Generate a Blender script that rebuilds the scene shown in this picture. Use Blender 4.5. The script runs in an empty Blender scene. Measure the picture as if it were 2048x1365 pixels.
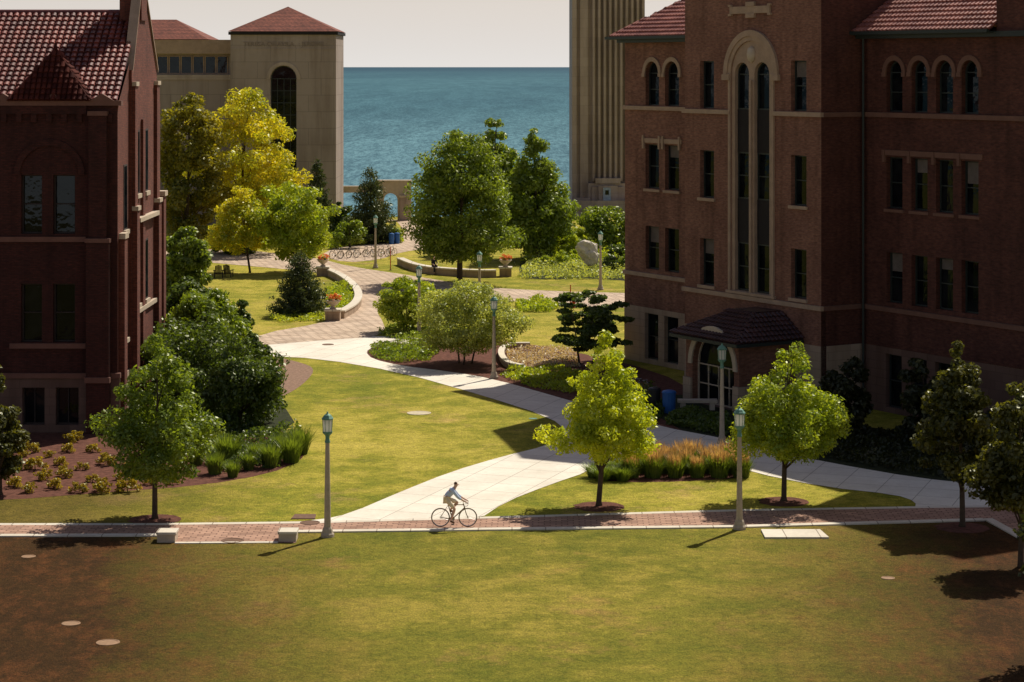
import bpy, math, random, bmesh
import numpy as np
from mathutils import Vector, Matrix
from mathutils import noise as mn
from mathutils.geometry import tessellate_polygon
F=4400.0; H=16.5; HY=134.0; CX=1024.0
PI=math.pi
COL=bpy.context.scene.collection
rng=np.random.default_rng(5); random.seed(5)
def gY(py,z=0): return F*(H-z)/(py-HY)
def G(px,py,z=0.0):
    Y=gY(py,z); return Vector(((px-CX)*Y/F,Y,z))
# ---------------------------------------------------------------- materials
def newmat(name):
    m=bpy.data.materials.new(name); m.use_nodes=True; nt=m.node_tree; nt.nodes.clear(); return m,nt
def nd(nt,t,**k):
    n=nt.nodes.new(t)
    for a,b in k.items(): setattr(n,a,b)
    return n
def L(nt,a,b): nt.links.new(a,b)
def mixc(nt,fac,a,b,bt='MIX'):
    n=nd(nt,'ShaderNodeMix',data_type='RGBA',blend_type=bt)
    for i,v in ((0,fac),(6,a),(7,b)):
        if hasattr(v,'links'): L(nt,v,n.inputs[i])
        else: n.inputs[i].default_value=v if i==0 else (*v,1)
    return n.outputs[2]
def noise(nt,vec,scale,detail=4,rough=.55):
    n=nd(nt,'ShaderNodeTexNoise'); n.inputs['Scale'].default_value=scale; n.inputs['Detail'].default_value=detail; n.inputs['Roughness'].default_value=rough
    if vec: L(nt,vec,n.inputs['Vector'])
    return n.outputs['Fac']
def ramp(nt,fac,a,b,c=0,d=1):
    n=nd(nt,'ShaderNodeMapRange'); n.inputs[1].default_value=a; n.inputs[2].default_value=b; n.inputs[3].default_value=c; n.inputs[4].default_value=d; L(nt,fac,n.inputs[0]); return n.outputs[0]
def math_(nt,op,a,b=None):
    n=nd(nt,'ShaderNodeMath',operation=op)
    for i,v in enumerate((a,b)):
        if v is None: continue
        if hasattr(v,'links'): L(nt,v,n.inputs[i])
        else: n.inputs[i].default_value=v
    return n.outputs[0]
def objco(nt): return nd(nt,'ShaderNodeTexCoord').outputs['Object']
def mapping(nt,vec,sc=(1,1,1),rot=(0,0,0)):
    n=nd(nt,'ShaderNodeMapping'); n.inputs['Scale'].default_value=sc; n.inputs['Rotation'].default_value=rot; L(nt,vec,n.inputs[0]); return n.outputs[0]
def finish(nt,col,rough=.8,metal=0,bump=None,bs=.3,bd=.02,spec=.3):
    p=nd(nt,'ShaderNodeBsdfPrincipled'); o=nd(nt,'ShaderNodeOutputMaterial')
    if hasattr(col,'links'): L(nt,col,p.inputs['Base Color'])
    else: p.inputs['Base Color'].default_value=(*col,1)
    if hasattr(rough,'links'): L(nt,rough,p.inputs['Roughness'])
    else: p.inputs['Roughness'].default_value=rough
    p.inputs['Metallic'].default_value=metal; p.inputs['Specular IOR Level'].default_value=spec
    if bump is not None:
        b=nd(nt,'ShaderNodeBump'); b.inputs['Strength'].default_value=bs; b.inputs['Distance'].default_value=bd
        L(nt,bump,b.inputs['Height']); L(nt,b.outputs[0],p.inputs['Normal'])
    L(nt,p.outputs[0],o.inputs[0])
def M_plain(name,c,rough=.7,metal=0,var=.25,sc=3,spec=.3,bd=.01):
    m,nt=newmat(name); co=objco(nt); n=noise(nt,co,sc,5); n2=noise(nt,co,sc*9,3)
    k=math_(nt,'ADD',math_(nt,'MULTIPLY',n,.65),math_(nt,'MULTIPLY',n2,.35))
    col=mixc(nt,ramp(nt,k,.3,.7),tuple(x*(1-var) for x in c),tuple(min(1,x*(1+var)) for x in c))
    finish(nt,col,rough,metal,n2,.3,bd,spec); return m
def M_tile(name,a,b,rough=.42,spec=.6):
    m,nt=newmat(name); co=objco(nt); g=nd(nt,'ShaderNodeNewGeometry')
    col=mixc(nt,g.outputs['Random Per Island'],a,b); col=mixc(nt,ramp(nt,noise(nt,co,.5,5),.4,.75),col,(.55,.5,.5),'MULTIPLY')
    finish(nt,col,rough,0,noise(nt,co,25),.3,.01,spec); return m
def M_brick(name,a,b,mortar,bw=.24,bh=.08,ms=.012):
    m,nt=newmat(name); co=objco(nt); s=nd(nt,'ShaderNodeSeparateXYZ'); L(nt,co,s.inputs[0])
    c=nd(nt,'ShaderNodeCombineXYZ'); L(nt,math_(nt,'ADD',s.outputs[0],s.outputs[1]),c.inputs[0]); L(nt,s.outputs[2],c.inputs[1])
    br=nd(nt,'ShaderNodeTexBrick'); L(nt,c.outputs[0],br.inputs['Vector']); br.inputs['Scale'].default_value=1
    br.inputs['Color1'].default_value=(*a,1); br.inputs['Color2'].default_value=(*b,1); br.inputs['Mortar'].default_value=(*mortar,1)
    br.inputs['Mortar Size'].default_value=ms; br.inputs['Brick Width'].default_value=bw; br.inputs['Row Height'].default_value=bh; br.inputs['Bias'].default_value=-.1
    n=noise(nt,co,.5,5); st=noise(nt,mapping(nt,co,(1.5,1.5,.15)),1.2,4); cr=noise(nt,mapping(nt,co,(4,4,12)),1,2)
    col=mixc(nt,ramp(nt,n,.3,.75),br.outputs[0],(.62,.57,.57),'MULTIPLY')
    col=mixc(nt,ramp(nt,st,.5,.8),col,(.6,.58,.55),'MULTIPLY')
    col=mixc(nt,ramp(nt,cr,.35,.7),mixc(nt,1.0,col,(1.25,1.25,1.25),'MULTIPLY'),mixc(nt,1.0,col,(.7,.7,.7),'MULTIPLY'))
    finish(nt,col,.85,0,br.outputs['Fac'],-.4,.01); return m
def M_stone(name,a,b,jw=1.1,jh=.45,ms=.012,jd=.6):
    m,nt=newmat(name); co=objco(nt); s=nd(nt,'ShaderNodeSeparateXYZ'); L(nt,co,s.inputs[0])
    c=nd(nt,'ShaderNodeCombineXYZ'); L(nt,math_(nt,'ADD',s.outputs[0],s.outputs[1]),c.inputs[0]); L(nt,s.outputs[2],c.inputs[1])
    br=nd(nt,'ShaderNodeTexBrick'); L(nt,c.outputs[0],br.inputs['Vector']); br.inputs['Scale'].default_value=1
    br.inputs['Color1'].default_value=(*a,1); br.inputs['Color2'].default_value=(*b,1); br.inputs['Mortar'].default_value=(*[x*jd for x in a],1)
    br.inputs['Mortar Size'].default_value=ms; br.inputs['Brick Width'].default_value=jw; br.inputs['Row Height'].default_value=jh
    st=noise(nt,mapping(nt,co,(1,1,.1)),1.0,5); n=noise(nt,co,.3,4)
    col=mixc(nt,ramp(nt,st,.45,.8),br.outputs[0],(.62,.58,.54),'MULTIPLY')
    col=mixc(nt,ramp(nt,n,.45,.8),col,(.8,.77,.74),'MULTIPLY')
    finish(nt,col,.85,0,noise(nt,co,15),.3,.01); return m
def M_leaf(name,a,b,tr=.5,sc=.9,gl=.05):
    m,nt=newmat(name); co=objco(nt); g=nd(nt,'ShaderNodeNewGeometry')
    n=noise(nt,co,sc,2)
    k=math_(nt,'ADD',math_(nt,'MULTIPLY',ramp(nt,n,.3,.7),.55),math_(nt,'MULTIPLY',g.outputs['Random Per Island'],.45))
    col=mixc(nt,k,a,b)
    d=nd(nt,'ShaderNodeBsdfDiffuse'); t=nd(nt,'ShaderNodeBsdfTranslucent'); gs=nd(nt,'ShaderNodeBsdfGlossy'); gs.inputs['Roughness'].default_value=.42
    L(nt,col,d.inputs[0]); L(nt,mixc(nt,1.0,col,(1.6,1.42,.5),'MULTIPLY'),t.inputs[0]); gs.inputs[0].default_value=(.8,.8,.65,1)
    x=nd(nt,'ShaderNodeMixShader'); x.inputs[0].default_value=tr; L(nt,d.outputs[0],x.inputs[1]); L(nt,t.outputs[0],x.inputs[2])
    y=nd(nt,'ShaderNodeMixShader'); y.inputs[0].default_value=gl; L(nt,x.outputs[0],y.inputs[1]); L(nt,gs.outputs[0],y.inputs[2])
    o=nd(nt,'ShaderNodeOutputMaterial'); L(nt,y.outputs[0],o.inputs[0]); return m
def M_lawn(name,lush,mid,dry,bare,edge=False):
    m,nt=newmat(name); co=objco(nt)
    big=noise(nt,co,.07,5,.6); med=noise(nt,mapping(nt,co,(1,1.0,1)),.6,6,.65); fine=noise(nt,co,3.2,6,.8); ff=noise(nt,co,13,3,.8)
    k=math_(nt,'ADD',math_(nt,'MULTIPLY',big,.5),math_(nt,'MULTIPLY',med,.5))
    col=mixc(nt,ramp(nt,k,.38,.54),lush,mid)
    col=mixc(nt,ramp(nt,k,.49,.63),col,dry)
    col=mixc(nt,math_(nt,'MULTIPLY',ramp(nt,noise(nt,mapping(nt,co,(1,1,1),(0,0,1)),.22,6,.7),.56,.7),.7),col,bare)
    s=nd(nt,'ShaderNodeSeparateXYZ'); L(nt,co,s.inputs[0])
    if edge:   # edge and corner darkening with a red tint, painted into the field colour
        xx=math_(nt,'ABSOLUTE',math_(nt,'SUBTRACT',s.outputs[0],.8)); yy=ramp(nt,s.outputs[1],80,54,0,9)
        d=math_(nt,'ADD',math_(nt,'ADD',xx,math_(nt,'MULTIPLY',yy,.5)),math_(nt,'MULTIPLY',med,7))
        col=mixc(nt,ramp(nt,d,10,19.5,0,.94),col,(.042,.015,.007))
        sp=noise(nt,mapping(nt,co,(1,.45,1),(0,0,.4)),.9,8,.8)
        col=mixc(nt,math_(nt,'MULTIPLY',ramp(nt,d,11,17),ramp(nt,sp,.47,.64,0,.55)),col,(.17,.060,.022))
    else:      # left edge darkening painted into the turf colour beside the brick walk
        d=math_(nt,'ADD',math_(nt,'MULTIPLY',s.outputs[0],-1),math_(nt,'MULTIPLY',med,3))
        col=mixc(nt,math_(nt,'MULTIPLY',ramp(nt,d,10,18,0,.8),ramp(nt,s.outputs[1],108,92)),col,(.085,.055,.014))
    col=mixc(nt,ramp(nt,fine,.3,.7),mixc(nt,1.0,col,(.55,.58,.55),'MULTIPLY'),mixc(nt,1.0,col,(1.42,1.38,1.25),'MULTIPLY'))
    col=mixc(nt,ramp(nt,ff,.33,.67),mixc(nt,1.0,col,(.55,.58,.55),'MULTIPLY'),mixc(nt,1.0,col,(1.4,1.38,1.25),'MULTIPLY'))
    finish(nt,col,.95,0,math_(nt,'ADD',fine,ff),.9,.06,.1); return m
def M_path(name,a,joint,bw,bh,ms,rot,off=.5,var=.12):
    m,nt=newmat(name); co=objco(nt); mp=mapping(nt,co,(1,1,1),(0,0,rot))
    br=nd(nt,'ShaderNodeTexBrick',offset=off); L(nt,mp,br.inputs['Vector']); br.inputs['Scale'].default_value=1
    br.inputs['Color1'].default_value=(*[x*(1-var) for x in a],1); br.inputs['Color2'].default_value=(*[min(1,x*(1+var)) for x in a],1); br.inputs['Mortar'].default_value=(*joint,1)
    br.inputs['Mortar Size'].default_value=ms; br.inputs['Brick Width'].default_value=bw; br.inputs['Row Height'].default_value=bh
    n=noise(nt,co,.5,6,.65); n2=noise(nt,co,6,4)
    col=mixc(nt,ramp(nt,n,.35,.75),br.outputs[0],(.83,.80,.77),'MULTIPLY')
    col=mixc(nt,ramp(nt,n2,.4,.8),col,(.9,.89,.88),'MULTIPLY')
    finish(nt,col,.9,0,n2,.2,.01,.15); return m
MAT=dict(
 lawn=M_lawn('lawn grass',(.17,.19,.020),(.34,.30,.040),(.50,.40,.085),(.48,.30,.14)),
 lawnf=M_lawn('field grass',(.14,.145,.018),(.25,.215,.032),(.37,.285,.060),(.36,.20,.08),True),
 mulch=M_plain('bark mulch',(.13,.055,.038),.95,0,.6,4,.1,.05),
 mulch_lit=M_plain('sunlit wood chips',(.26,.165,.115),.95,0,.5,6,.1,.04),  # paler copy of the mulch, sunlight put into its colour
 cover=M_plain('planting soil',(.035,.04,.018),.95,0,.6,3,.1,.05),
 conc=M_path('path concrete',(.84,.78,.66),(.48,.42,.34),1.6,1.6,.018,.35,0,.03),
 border=M_path('border concrete',(.74,.67,.55),(.34,.28,.22),1.2,50,.02,0,0,.06),
 paver=M_path('plaza pavers',(.64,.50,.37),(.30,.21,.155),.85,.42,.05,.55,.5,.2),
 brickwalk=M_path('brick walk',(.46,.28,.20),(.24,.14,.10),.42,.21,.025,.02,.5,.25),
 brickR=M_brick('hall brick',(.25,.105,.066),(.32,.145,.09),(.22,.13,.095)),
 brickW=M_brick('shaded hall brick',(.10,.031,.021),(.14,.045,.029),(.09,.045,.034)),  # darker copy of the hall brick, shade of the right wing put into its colour
 brickL=M_brick('dark brick',(.060,.016,.012),(.09,.022,.015),(.045,.019,.014)),  # left hall front brick, darkened so its colour carries the shade
 brickG=M_brick('gable brick',(.17,.045,.028),(.24,.065,.038),(.11,.05,.035)),
 lime=M_stone('limestone',(.46,.34,.24),(.40,.30,.21),.9,.4,.014,.7),
 limeL=M_stone('shade-toned limestone',(.17,.10,.075),(.14,.08,.06),.9,.4,.014,.7),  # dark copy of the limestone with shade put into the colour
 trim=M_plain('limestone trim',(.52,.42,.31),.8,0,.15,2),
 trimR=M_plain('hall limestone trim',(.39,.27,.185),.8,0,.2,2),
 trimW=M_plain('shaded limestone trim',(.17,.085,.06),.8,0,.2,2),  # darker copy of the hall trim, shade put into the colour
 trimL=M_plain('shade-toned trim',(.17,.08,.058),.8,0,.2,2),  # dark trim copy for the left hall front, its shade painted into the colour
 tower=M_stone('tower limestone',(.37,.295,.25),(.34,.27,.23),2.6,1.7,.03,.7),
 towerR=M_stone('fluted limestone',(.46,.365,.30),(.41,.325,.265),2.0,1.1,.02,.8),
 tileR=M_tile('clay roof tile',(.26,.07,.045),(.50,.19,.13)),
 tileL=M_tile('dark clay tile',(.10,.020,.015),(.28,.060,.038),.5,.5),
 tileD=M_tile('turret clay tile',(.05,.012,.009),(.12,.028,.018),.85,.1),
 tileP=M_tile('porch clay tile',(.05,.022,.02),(.10,.04,.035)),
 shingle=M_brick('red shingle roof',(.24,.07,.04),(.28,.085,.05),(.15,.04,.025),.5,.35,.04),
 wframe=M_plain('window frame bronze',(.028,.035,.032),.45,0,.1),
 darkpanel=M_plain('spandrel panel',(.030,.026,.025),.7,0,.15,3,.1),
 bark=M_plain('bark',(.09,.065,.045),.95,0,.35,6,.1,.03),
 pole=M_plain('lamp pole aggregate',(.45,.37,.28),.75,0,.2,8),
 verd=M_plain('verdigris metal',(.14,.28,.21),.6,.1,.25,6),
 iron=M_plain('dark iron',(.03,.03,.03),.5,.4,.2),
 rust=M_plain('iron cover',(.16,.085,.05),.8,.1,.35,6),
 rustp=M_plain('pale rusted cover',(.30,.18,.10),.8,0,.3,6),
 covpale=M_plain('pale cover',(.55,.47,.32),.85,0,.2,6),
 blue=M_plain('blue plastic',(.03,.12,.36),.45,0,.15),
 red=M_plain('red paint',(.55,.05,.02),.5,0,.1),
 rock=M_plain('boulder stone',(.70,.62,.51),.9,0,.3,2,.2,.05),
 tyre=M_plain('tyre rubber',(.02,.02,.02),.8,0,.2),
 tyret=M_plain('tan tyre rubber',(.16,.11,.06),.8,0,.2),
 steel=M_plain('steel',(.5,.5,.5),.3,.9,.1),
 bikef=M_plain('bicycle frame enamel',(.20,.13,.05),.3,.1,.1),
 shirt=M_plain('blue shirt cloth',(.66,.76,.93),.9,0,.04,12),
 shorts=M_plain('khaki cloth',(.85,.70,.50),.9,0,.06,12),
 skin=M_plain('skin',(.72,.44,.31),.6,0,.06),
 hair=M_plain('brown hair',(.10,.05,.025),.8,0,.2,20),
 shoe=M_plain('brown shoe leather',(.14,.07,.035),.6),
 darkcloth=M_plain('dark cloth',(.03,.03,.045),.9),
 wood=M_plain('dark stained wood',(.04,.028,.024),.7),
 blind=M_plain('window blind cloth',(.14,.115,.10),.8),
 whitedoor=M_plain('pale blue door',(.35,.42,.46),.6),
 inscr=M_plain('carved letters',(.25,.19,.155),.9),
)
def M_glass():
    m,nt=newmat('window glass'); co=objco(nt)
    col=mixc(nt,ramp(nt,noise(nt,co,.8,3),.4,.65),(.003,.004,.005),(.014,.015,.016))
    d=nd(nt,'ShaderNodeBsdfDiffuse'); L(nt,col,d.inputs[0]); b=nd(nt,'ShaderNodeBump'); b.inputs['Strength'].default_value=.35; b.inputs['Distance'].default_value=.05; L(nt,noise(nt,co,1.1,3),b.inputs['Height'])
    g=nd(nt,'ShaderNodeBsdfGlossy'); g.inputs['Roughness'].default_value=.05; g.inputs[0].default_value=(.8,.92,1,1); L(nt,b.outputs[0],g.inputs['Normal'])
    x=nd(nt,'ShaderNodeMixShader'); x.inputs[0].default_value=.022; L(nt,d.outputs[0],x.inputs[1]); L(nt,g.outputs[0],x.inputs[2]); o=nd(nt,'ShaderNodeOutputMaterial'); L(nt,x.outputs[0],o.inputs[0]); return m
MAT['glass']=M_glass()
def M_frost():
    m,nt=newmat('frosted lamp glass'); d=nd(nt,'ShaderNodeBsdfDiffuse'); d.inputs[0].default_value=(.88,.86,.8,1); t=nd(nt,'ShaderNodeBsdfTranslucent'); t.inputs[0].default_value=(.95,.93,.86,1)
    x=nd(nt,'ShaderNodeMixShader'); x.inputs[0].default_value=.6; L(nt,d.outputs[0],x.inputs[1]); L(nt,t.outputs[0],x.inputs[2]); o=nd(nt,'ShaderNodeOutputMaterial'); L(nt,x.outputs[0],o.inputs[0]); return m
MAT['frost']=M_frost()
def M_water():
    m,nt=newmat('lake water'); co=objco(nt)
    w1=noise(nt,mapping(nt,co,(.004,.0012,1)),1,4,.6); w2=noise(nt,mapping(nt,co,(.9,.11,1)),1,6,.85); w3=noise(nt,mapping(nt,co,(.09,.008,1)),1,5,.7)
    col=mixc(nt,ramp(nt,w1,.35,.65),(.032,.102,.132),(.050,.142,.170))
    col=mixc(nt,ramp(nt,w2,.40,.62),mixc(nt,1.0,col,(.50,.58,.64),'MULTIPLY'),mixc(nt,1.0,col,(1.8,1.52,1.46),'MULTIPLY'))
    col=mixc(nt,ramp(nt,w3,.38,.64),mixc(nt,1.0,col,(.80,.83,.86),'MULTIPLY'),mixc(nt,1.0,col,(1.25,1.18,1.17),'MULTIPLY'))
    sp=nd(nt,'ShaderNodeSeparateXYZ'); L(nt,co,sp.inputs[0])
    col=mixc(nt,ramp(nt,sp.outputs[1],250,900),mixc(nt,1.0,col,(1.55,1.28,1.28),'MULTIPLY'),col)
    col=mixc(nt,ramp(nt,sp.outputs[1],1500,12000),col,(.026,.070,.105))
    b=nd(nt,'ShaderNodeBump'); b.inputs['Strength'].default_value=.5; b.inputs['Distance'].default_value=.6; L(nt,w2,b.inputs['Height'])
    d=nd(nt,'ShaderNodeBsdfDiffuse'); L(nt,col,d.inputs[0]); L(nt,b.outputs[0],d.inputs['Normal'])
    g=nd(nt,'ShaderNodeBsdfGlossy'); g.inputs['Roughness'].default_value=.35; L(nt,b.outputs[0],g.inputs['Normal']); g.inputs[0].default_value=(.7,.85,.92,1)
    x=nd(nt,'ShaderNodeMixShader'); x.inputs[0].default_value=.07; L(nt,d.outputs[0],x.inputs[1]); L(nt,g.outputs[0],x.inputs[2])
    o=nd(nt,'ShaderNodeOutputMaterial'); L(nt,x.outputs[0],o.inputs[0]); return m
MAT['water']=M_water()
LF=dict(
 bright=M_leaf('bright leaves',(.15,.25,.016),(.46,.52,.05)),
 lime=M_leaf('lime leaves',(.24,.34,.018),(.66,.70,.05)),
 mid=M_leaf('mid green leaves',(.085,.15,.016),(.27,.35,.04)),
 olive=M_leaf('olive leaves',(.22,.29,.07),(.52,.56,.20)),
 dark=M_leaf('dark green leaves',(.035,.07,.014),(.13,.19,.03)),
 vdark=M_leaf('shaded leaves',(.014,.022,.008),(.05,.055,.014)),  # leaf colour darkened to hold the shade by the hall and right corner
 gold=M_leaf('golden leaves',(.16,.26,.018),(.80,.68,.05),.5,.3),
 orange=M_leaf('green orange leaves',(.035,.07,.010),(.40,.34,.03),.5,.2),
 edge_shaded=M_leaf('dark olive leaves',(.025,.035,.008),(.15,.15,.022)),  # leaf colour darkened to carry the shade toward the frame edges
 lime_=M_leaf('yellow green leaves',(.25,.34,.03),(.50,.54,.07)),
 conif=M_leaf('conifer needles',(.03,.05,.022),(.11,.14,.05),.25),
 blade=M_leaf('grass blades',(.08,.14,.02),(.22,.29,.05)),
 plume=M_leaf('tan seed plumes',(.40,.25,.15),(.58,.38,.24),.4),
 flower=M_leaf('pink and orange flowers',(.65,.08,.05),(.90,.50,.15),.25,6),
 pale=M_leaf('pale flowers',(.46,.38,.28),(.72,.58,.48),.3,2),
 bedy=M_leaf('yellow perennials',(.16,.14,.015),(.48,.36,.03),.45),
)
# ---------------------------------------------------------------- mesh builder
class MB:
    def __init__(s): s.v=[]; s.f=[]
    def add(s,vs,fs):
        o=len(s.v); s.v+= [tuple(v) for v in vs]; s.f+=[tuple(i+o for i in f) for f in fs]; return s
    def box(s,x0,x1,y0,y1,z0,z1):
        if x0>x1:x0,x1=x1,x0
        if y0>y1:y0,y1=y1,y0
        return s.add([(x0,y0,z0),(x1,y0,z0),(x1,y1,z0),(x0,y1,z0),(x0,y0,z1),(x1,y0,z1),(x1,y1,z1),(x0,y1,z1)],
          [(0,3,2,1),(4,5,6,7),(0,1,5,4),(1,2,6,5),(2,3,7,6),(3,0,4,7)])
    def tube(s,pts,rad,n=8,caps=True):
        pts=[Vector(p) for p in pts]; rs=rad if isinstance(rad,(list,tuple)) else [rad]*len(pts)
        vs=[];up=None
        for i,p in enumerate(pts):
            t=(pts[min(i+1,len(pts)-1)]-pts[max(i-1,0)]).normalized()
            if up is None: up=Vector((0,0,1)) if abs(t.z)<.9 else Vector((1,0,0))
            a=t.cross(up).normalized(); b=t.cross(a).normalized()
            for k in range(n):
                q=2*PI*k/n; vs.append(p+a*math.cos(q)*rs[i]+b*math.sin(q)*rs[i])
        fs=[]
        for i in range(len(pts)-1):
            for k in range(n): fs.append((i*n+k,i*n+(k+1)%n,(i+1)*n+(k+1)%n,(i+1)*n+k))
        if caps: fs.append(tuple(range(n-1,-1,-1))); fs.append(tuple((len(pts)-1)*n+k for k in range(n)))
        return s.add(vs,fs)
    def lathe(s,prof,n=12,c=(0,0,0),ph=0):
        vs=[];fs=[]
        for r,z in prof:
            for k in range(n):
                q=2*PI*k/n+ph; vs.append((c[0]+r*math.cos(q),c[1]+r*math.sin(q),c[2]+z))
        for i in range(len(prof)-1):
            for k in range(n): fs.append((i*n+k,i*n+(k+1)%n,(i+1)*n+(k+1)%n,(i+1)*n+k))
        fs.append(tuple(range(n-1,-1,-1))); fs.append(tuple((len(prof)-1)*n+k for k in range(n)))
        return s.add(vs,fs)
    def torus(s,c,R,r,n=32,m=6):
        vs=[];fs=[]
        for i in range(n):
            a=2*PI*i/n
            for j in range(m):
                b=2*PI*j/m; q=R+r*math.cos(b); vs.append((c[0]+q*math.cos(a),c[1]+r*math.sin(b),c[2]+q*math.sin(a)))
        for i in range(n):
            for j in range(m): fs.append((i*m+j,((i+1)%n)*m+j,((i+1)%n)*m+(j+1)%m,i*m+(j+1)%m))
        return s.add(vs,fs)
    def prism(s,loop,y0,y1):
        n=len(loop); vs=[(x,y0,z) for x,z in loop]+[(x,y1,z) for x,z in loop]
        fs=[tuple(range(n)),tuple(range(2*n-1,n-1,-1))]+[(i,(i+1)%n+0,(i+1)%n+n,i+n) for i in range(n)]
        return s.add(vs,fs)
    def ring(s,lo,li,y0,y1):
        n=len(lo); vs=[(x,y0,z) for x,z in lo]+[(x,y0,z) for x,z in li]+[(x,y1,z) for x,z in lo]+[(x,y1,z) for x,z in li]
        fs=[]
        for i in range(n):
            j=(i+1)%n; fs+=[(i,j,n+j,n+i),(2*n+i,3*n+i,3*n+j,2*n+j),(i,2*n+i,2*n+j,j),(n+i,n+j,3*n+j,3*n+i)]
        return s.add(vs,fs)
    def arc(s,cx,cz,r0,r1,y0,y1,n=16):
        lo=[(cx+r1*math.cos(PI*k/n),cz+r1*math.sin(PI*k/n)) for k in range(n+1)]; li=[(cx+r0*math.cos(PI*k/n),cz+r0*math.sin(PI*k/n)) for k in range(n+1)]
        return s.add([(x,y0,z) for x,z in lo]+[(x,y0,z) for x,z in li]+[(x,y1,z) for x,z in lo]+[(x,y1,z) for x,z in li],
          [(i,i+1,n+2+i,n+1+i) for i in range(n)]+[(i,2*n+2+i,2*n+3+i,i+1) for i in range(n)]+[(n+1+i,n+2+i,3*n+4+i,3*n+3+i) for i in range(n)])
    def wall(s,outer,holes,y,depth):
        loops=[[Vector((x,z,0)) for x,z in outer]]+[[Vector((x,z,0)) for x,z in h] for h in holes]
        flat=[p for l in loops for p in l]; tris=tessellate_polygon(loops)
        s.add([(p.x,y,p.y) for p in flat],[tuple(t) for t in tris])
        for h in holes:
            n=len(h); s.add([(x,y,z) for x,z in h]+[(x,y+depth,z) for x,z in h],[(i,(i+1)%n,(i+1)%n+n,i+n) for i in range(n)])
        return s
    def build(s,name,mat,parent=None,smooth=False,loc=None):
        me=bpy.data.meshes.new(name); me.from_pydata(s.v,[],s.f); me.update()
        if smooth: me.polygons.foreach_set('use_smooth',[True]*len(me.polygons))
        o=bpy.data.objects.new(name,me); COL.objects.link(o)
        me.materials.append(MAT[mat] if isinstance(mat,str) else mat)
        if parent: o.parent=parent
        if loc: o.location=loc
        return o
def np_obj(name,V,n,mat,parent=None,k=4):
    me=bpy.data.meshes.new(name); me.vertices.add(len(V)); me.vertices.foreach_set('co',V.astype(np.float32).ravel())
    nf=len(V)//k; me.loops.add(nf*k); me.loops.foreach_set('vertex_index',np.arange(nf*k,dtype=np.int32))
    me.polygons.add(nf); me.polygons.foreach_set('loop_start',np.arange(0,nf*k,k,dtype=np.int32)); me.update(calc_edges=True)
    o=bpy.data.objects.new(name,me); COL.objects.link(o); me.materials.append(mat)
    if parent: o.parent=parent
    return o
def tag(o,label,cat,group=None,kind=None):
    o['label']=label; o['category']=cat
    if group: o['group']=group
    if kind: o['kind']=kind
    return o
def thing(name,label,cat,loc=(0,0,0),rz=0,group=None):
    o=bpy.data.objects.new(name,None); COL.objects.link(o); o.location=loc; o.rotation_euler=(0,0,rz)
    return tag(o,label,cat,group)
def struct(o,label=None,cat=None):
    o['kind']='structure'
    if label: o['label']=label; o['category']=cat
    return o
def dup(root,loc,rz,label=None,group=None,scale=None):
    r=root.copy(); COL.objects.link(r); r.location=loc; r.rotation_euler=(0,0,rz)
    if label: r['label']=label
    if group: r['group']=group
    if scale: r.scale=(scale,)*3
    for ch in list(root.children):
        c=ch.copy(); COL.objects.link(c); c.parent=r
        for g in list(ch.children):
            d=g.copy(); COL.objects.link(d); d.parent=c
    return r
# ---------------------------------------------------------------- ground sheets
def chaikin(pts,it=2):
    for _ in range(it):
        q=[]
        for i in range(len(pts)):
            a=pts[i]; b=pts[(i+1)%len(pts)]; q+= [a*.75+b*.25,a*.25+b*.75]
        pts=q
    return pts
def sheet(name,px,z,mat,smooth=2,label=None,cat=None):
    pts=[G(x,y) for x,y in px]
    if smooth: pts=chaikin(pts,smooth)
    m=MB(); tris=tessellate_polygon([[Vector((p.x,p.y,0)) for p in pts]])
    fs=[]
    for t in tris:
        a,b,c=[pts[i] for i in t]
        fs.append(tuple(t) if (b-a).cross(c-a).z>0 else (t[0],t[2],t[1]))
    m.add([(p.x,p.y,z) for p in pts],fs)
    o=m.build(name,mat); struct(o,label,cat); return o
g=MB(); g.add([(-400,-60,0),(400,-60,0),(400,242,0),(-400,242,0),(-400,242,-4),(400,242,-4)],[(0,1,2,3),(3,2,5,4)])
struct(g.build('ground','lawn'),'green lawn between the paths with dry yellow patches','lawn')
w=MB(); w.add([(-60000,200,-1.4),(60000,200,-1.4),(60000,90000,-1.4),(-60000,90000,-1.4)],[(0,1,2,3)])
struct(w.build('water','water'),'wide teal lake reaching the horizon','lake')
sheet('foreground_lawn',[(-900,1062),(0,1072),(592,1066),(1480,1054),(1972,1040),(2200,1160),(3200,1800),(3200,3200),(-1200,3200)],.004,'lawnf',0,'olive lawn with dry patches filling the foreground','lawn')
sheet('mulch_bed',[(-600,840),(300,840),(600,860),(612,905),(600,922),(540,948),(400,972),(200,986),(0,1002),(-600,1020)],.004,'mulch',1,'reddish mulch planting bed beside left brick building','planting bed')
sheet('planting_bed',[(230,880),(230,700),(420,600),(530,690),(565,740),(560,800),(600,862),(430,880)],.007,'cover',1,'dark soil under the dense trees beside the left building','planting bed')
sheet('mulch_strip',[(540,712),(600,725),(632,738),(612,765),(575,790),(540,800)],.0105,'mulch_lit',2,'sunlit brown mulch strip at left edge of the central lawn','planting bed')
sheet('mulch_bed',[(728,706),(742,692),(790,684),(860,682),(1000,680),(1130,700),(1310,740),(1420,800),(1480,884),(1310,855),(1120,798),(985,760),(800,733),(740,718)],.005,'mulch',1,'brown mulch bed under the crabapple beside the path','planting bed')
sheet('planting_bed',[(1300,790),(1480,790),(1700,860),(2300,900),(2300,985),(1900,966),(1760,945),(1560,908),(1470,882),(1330,855)],.0085,'cover',1,'dark planted bed along the right hall','planting bed')
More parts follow.
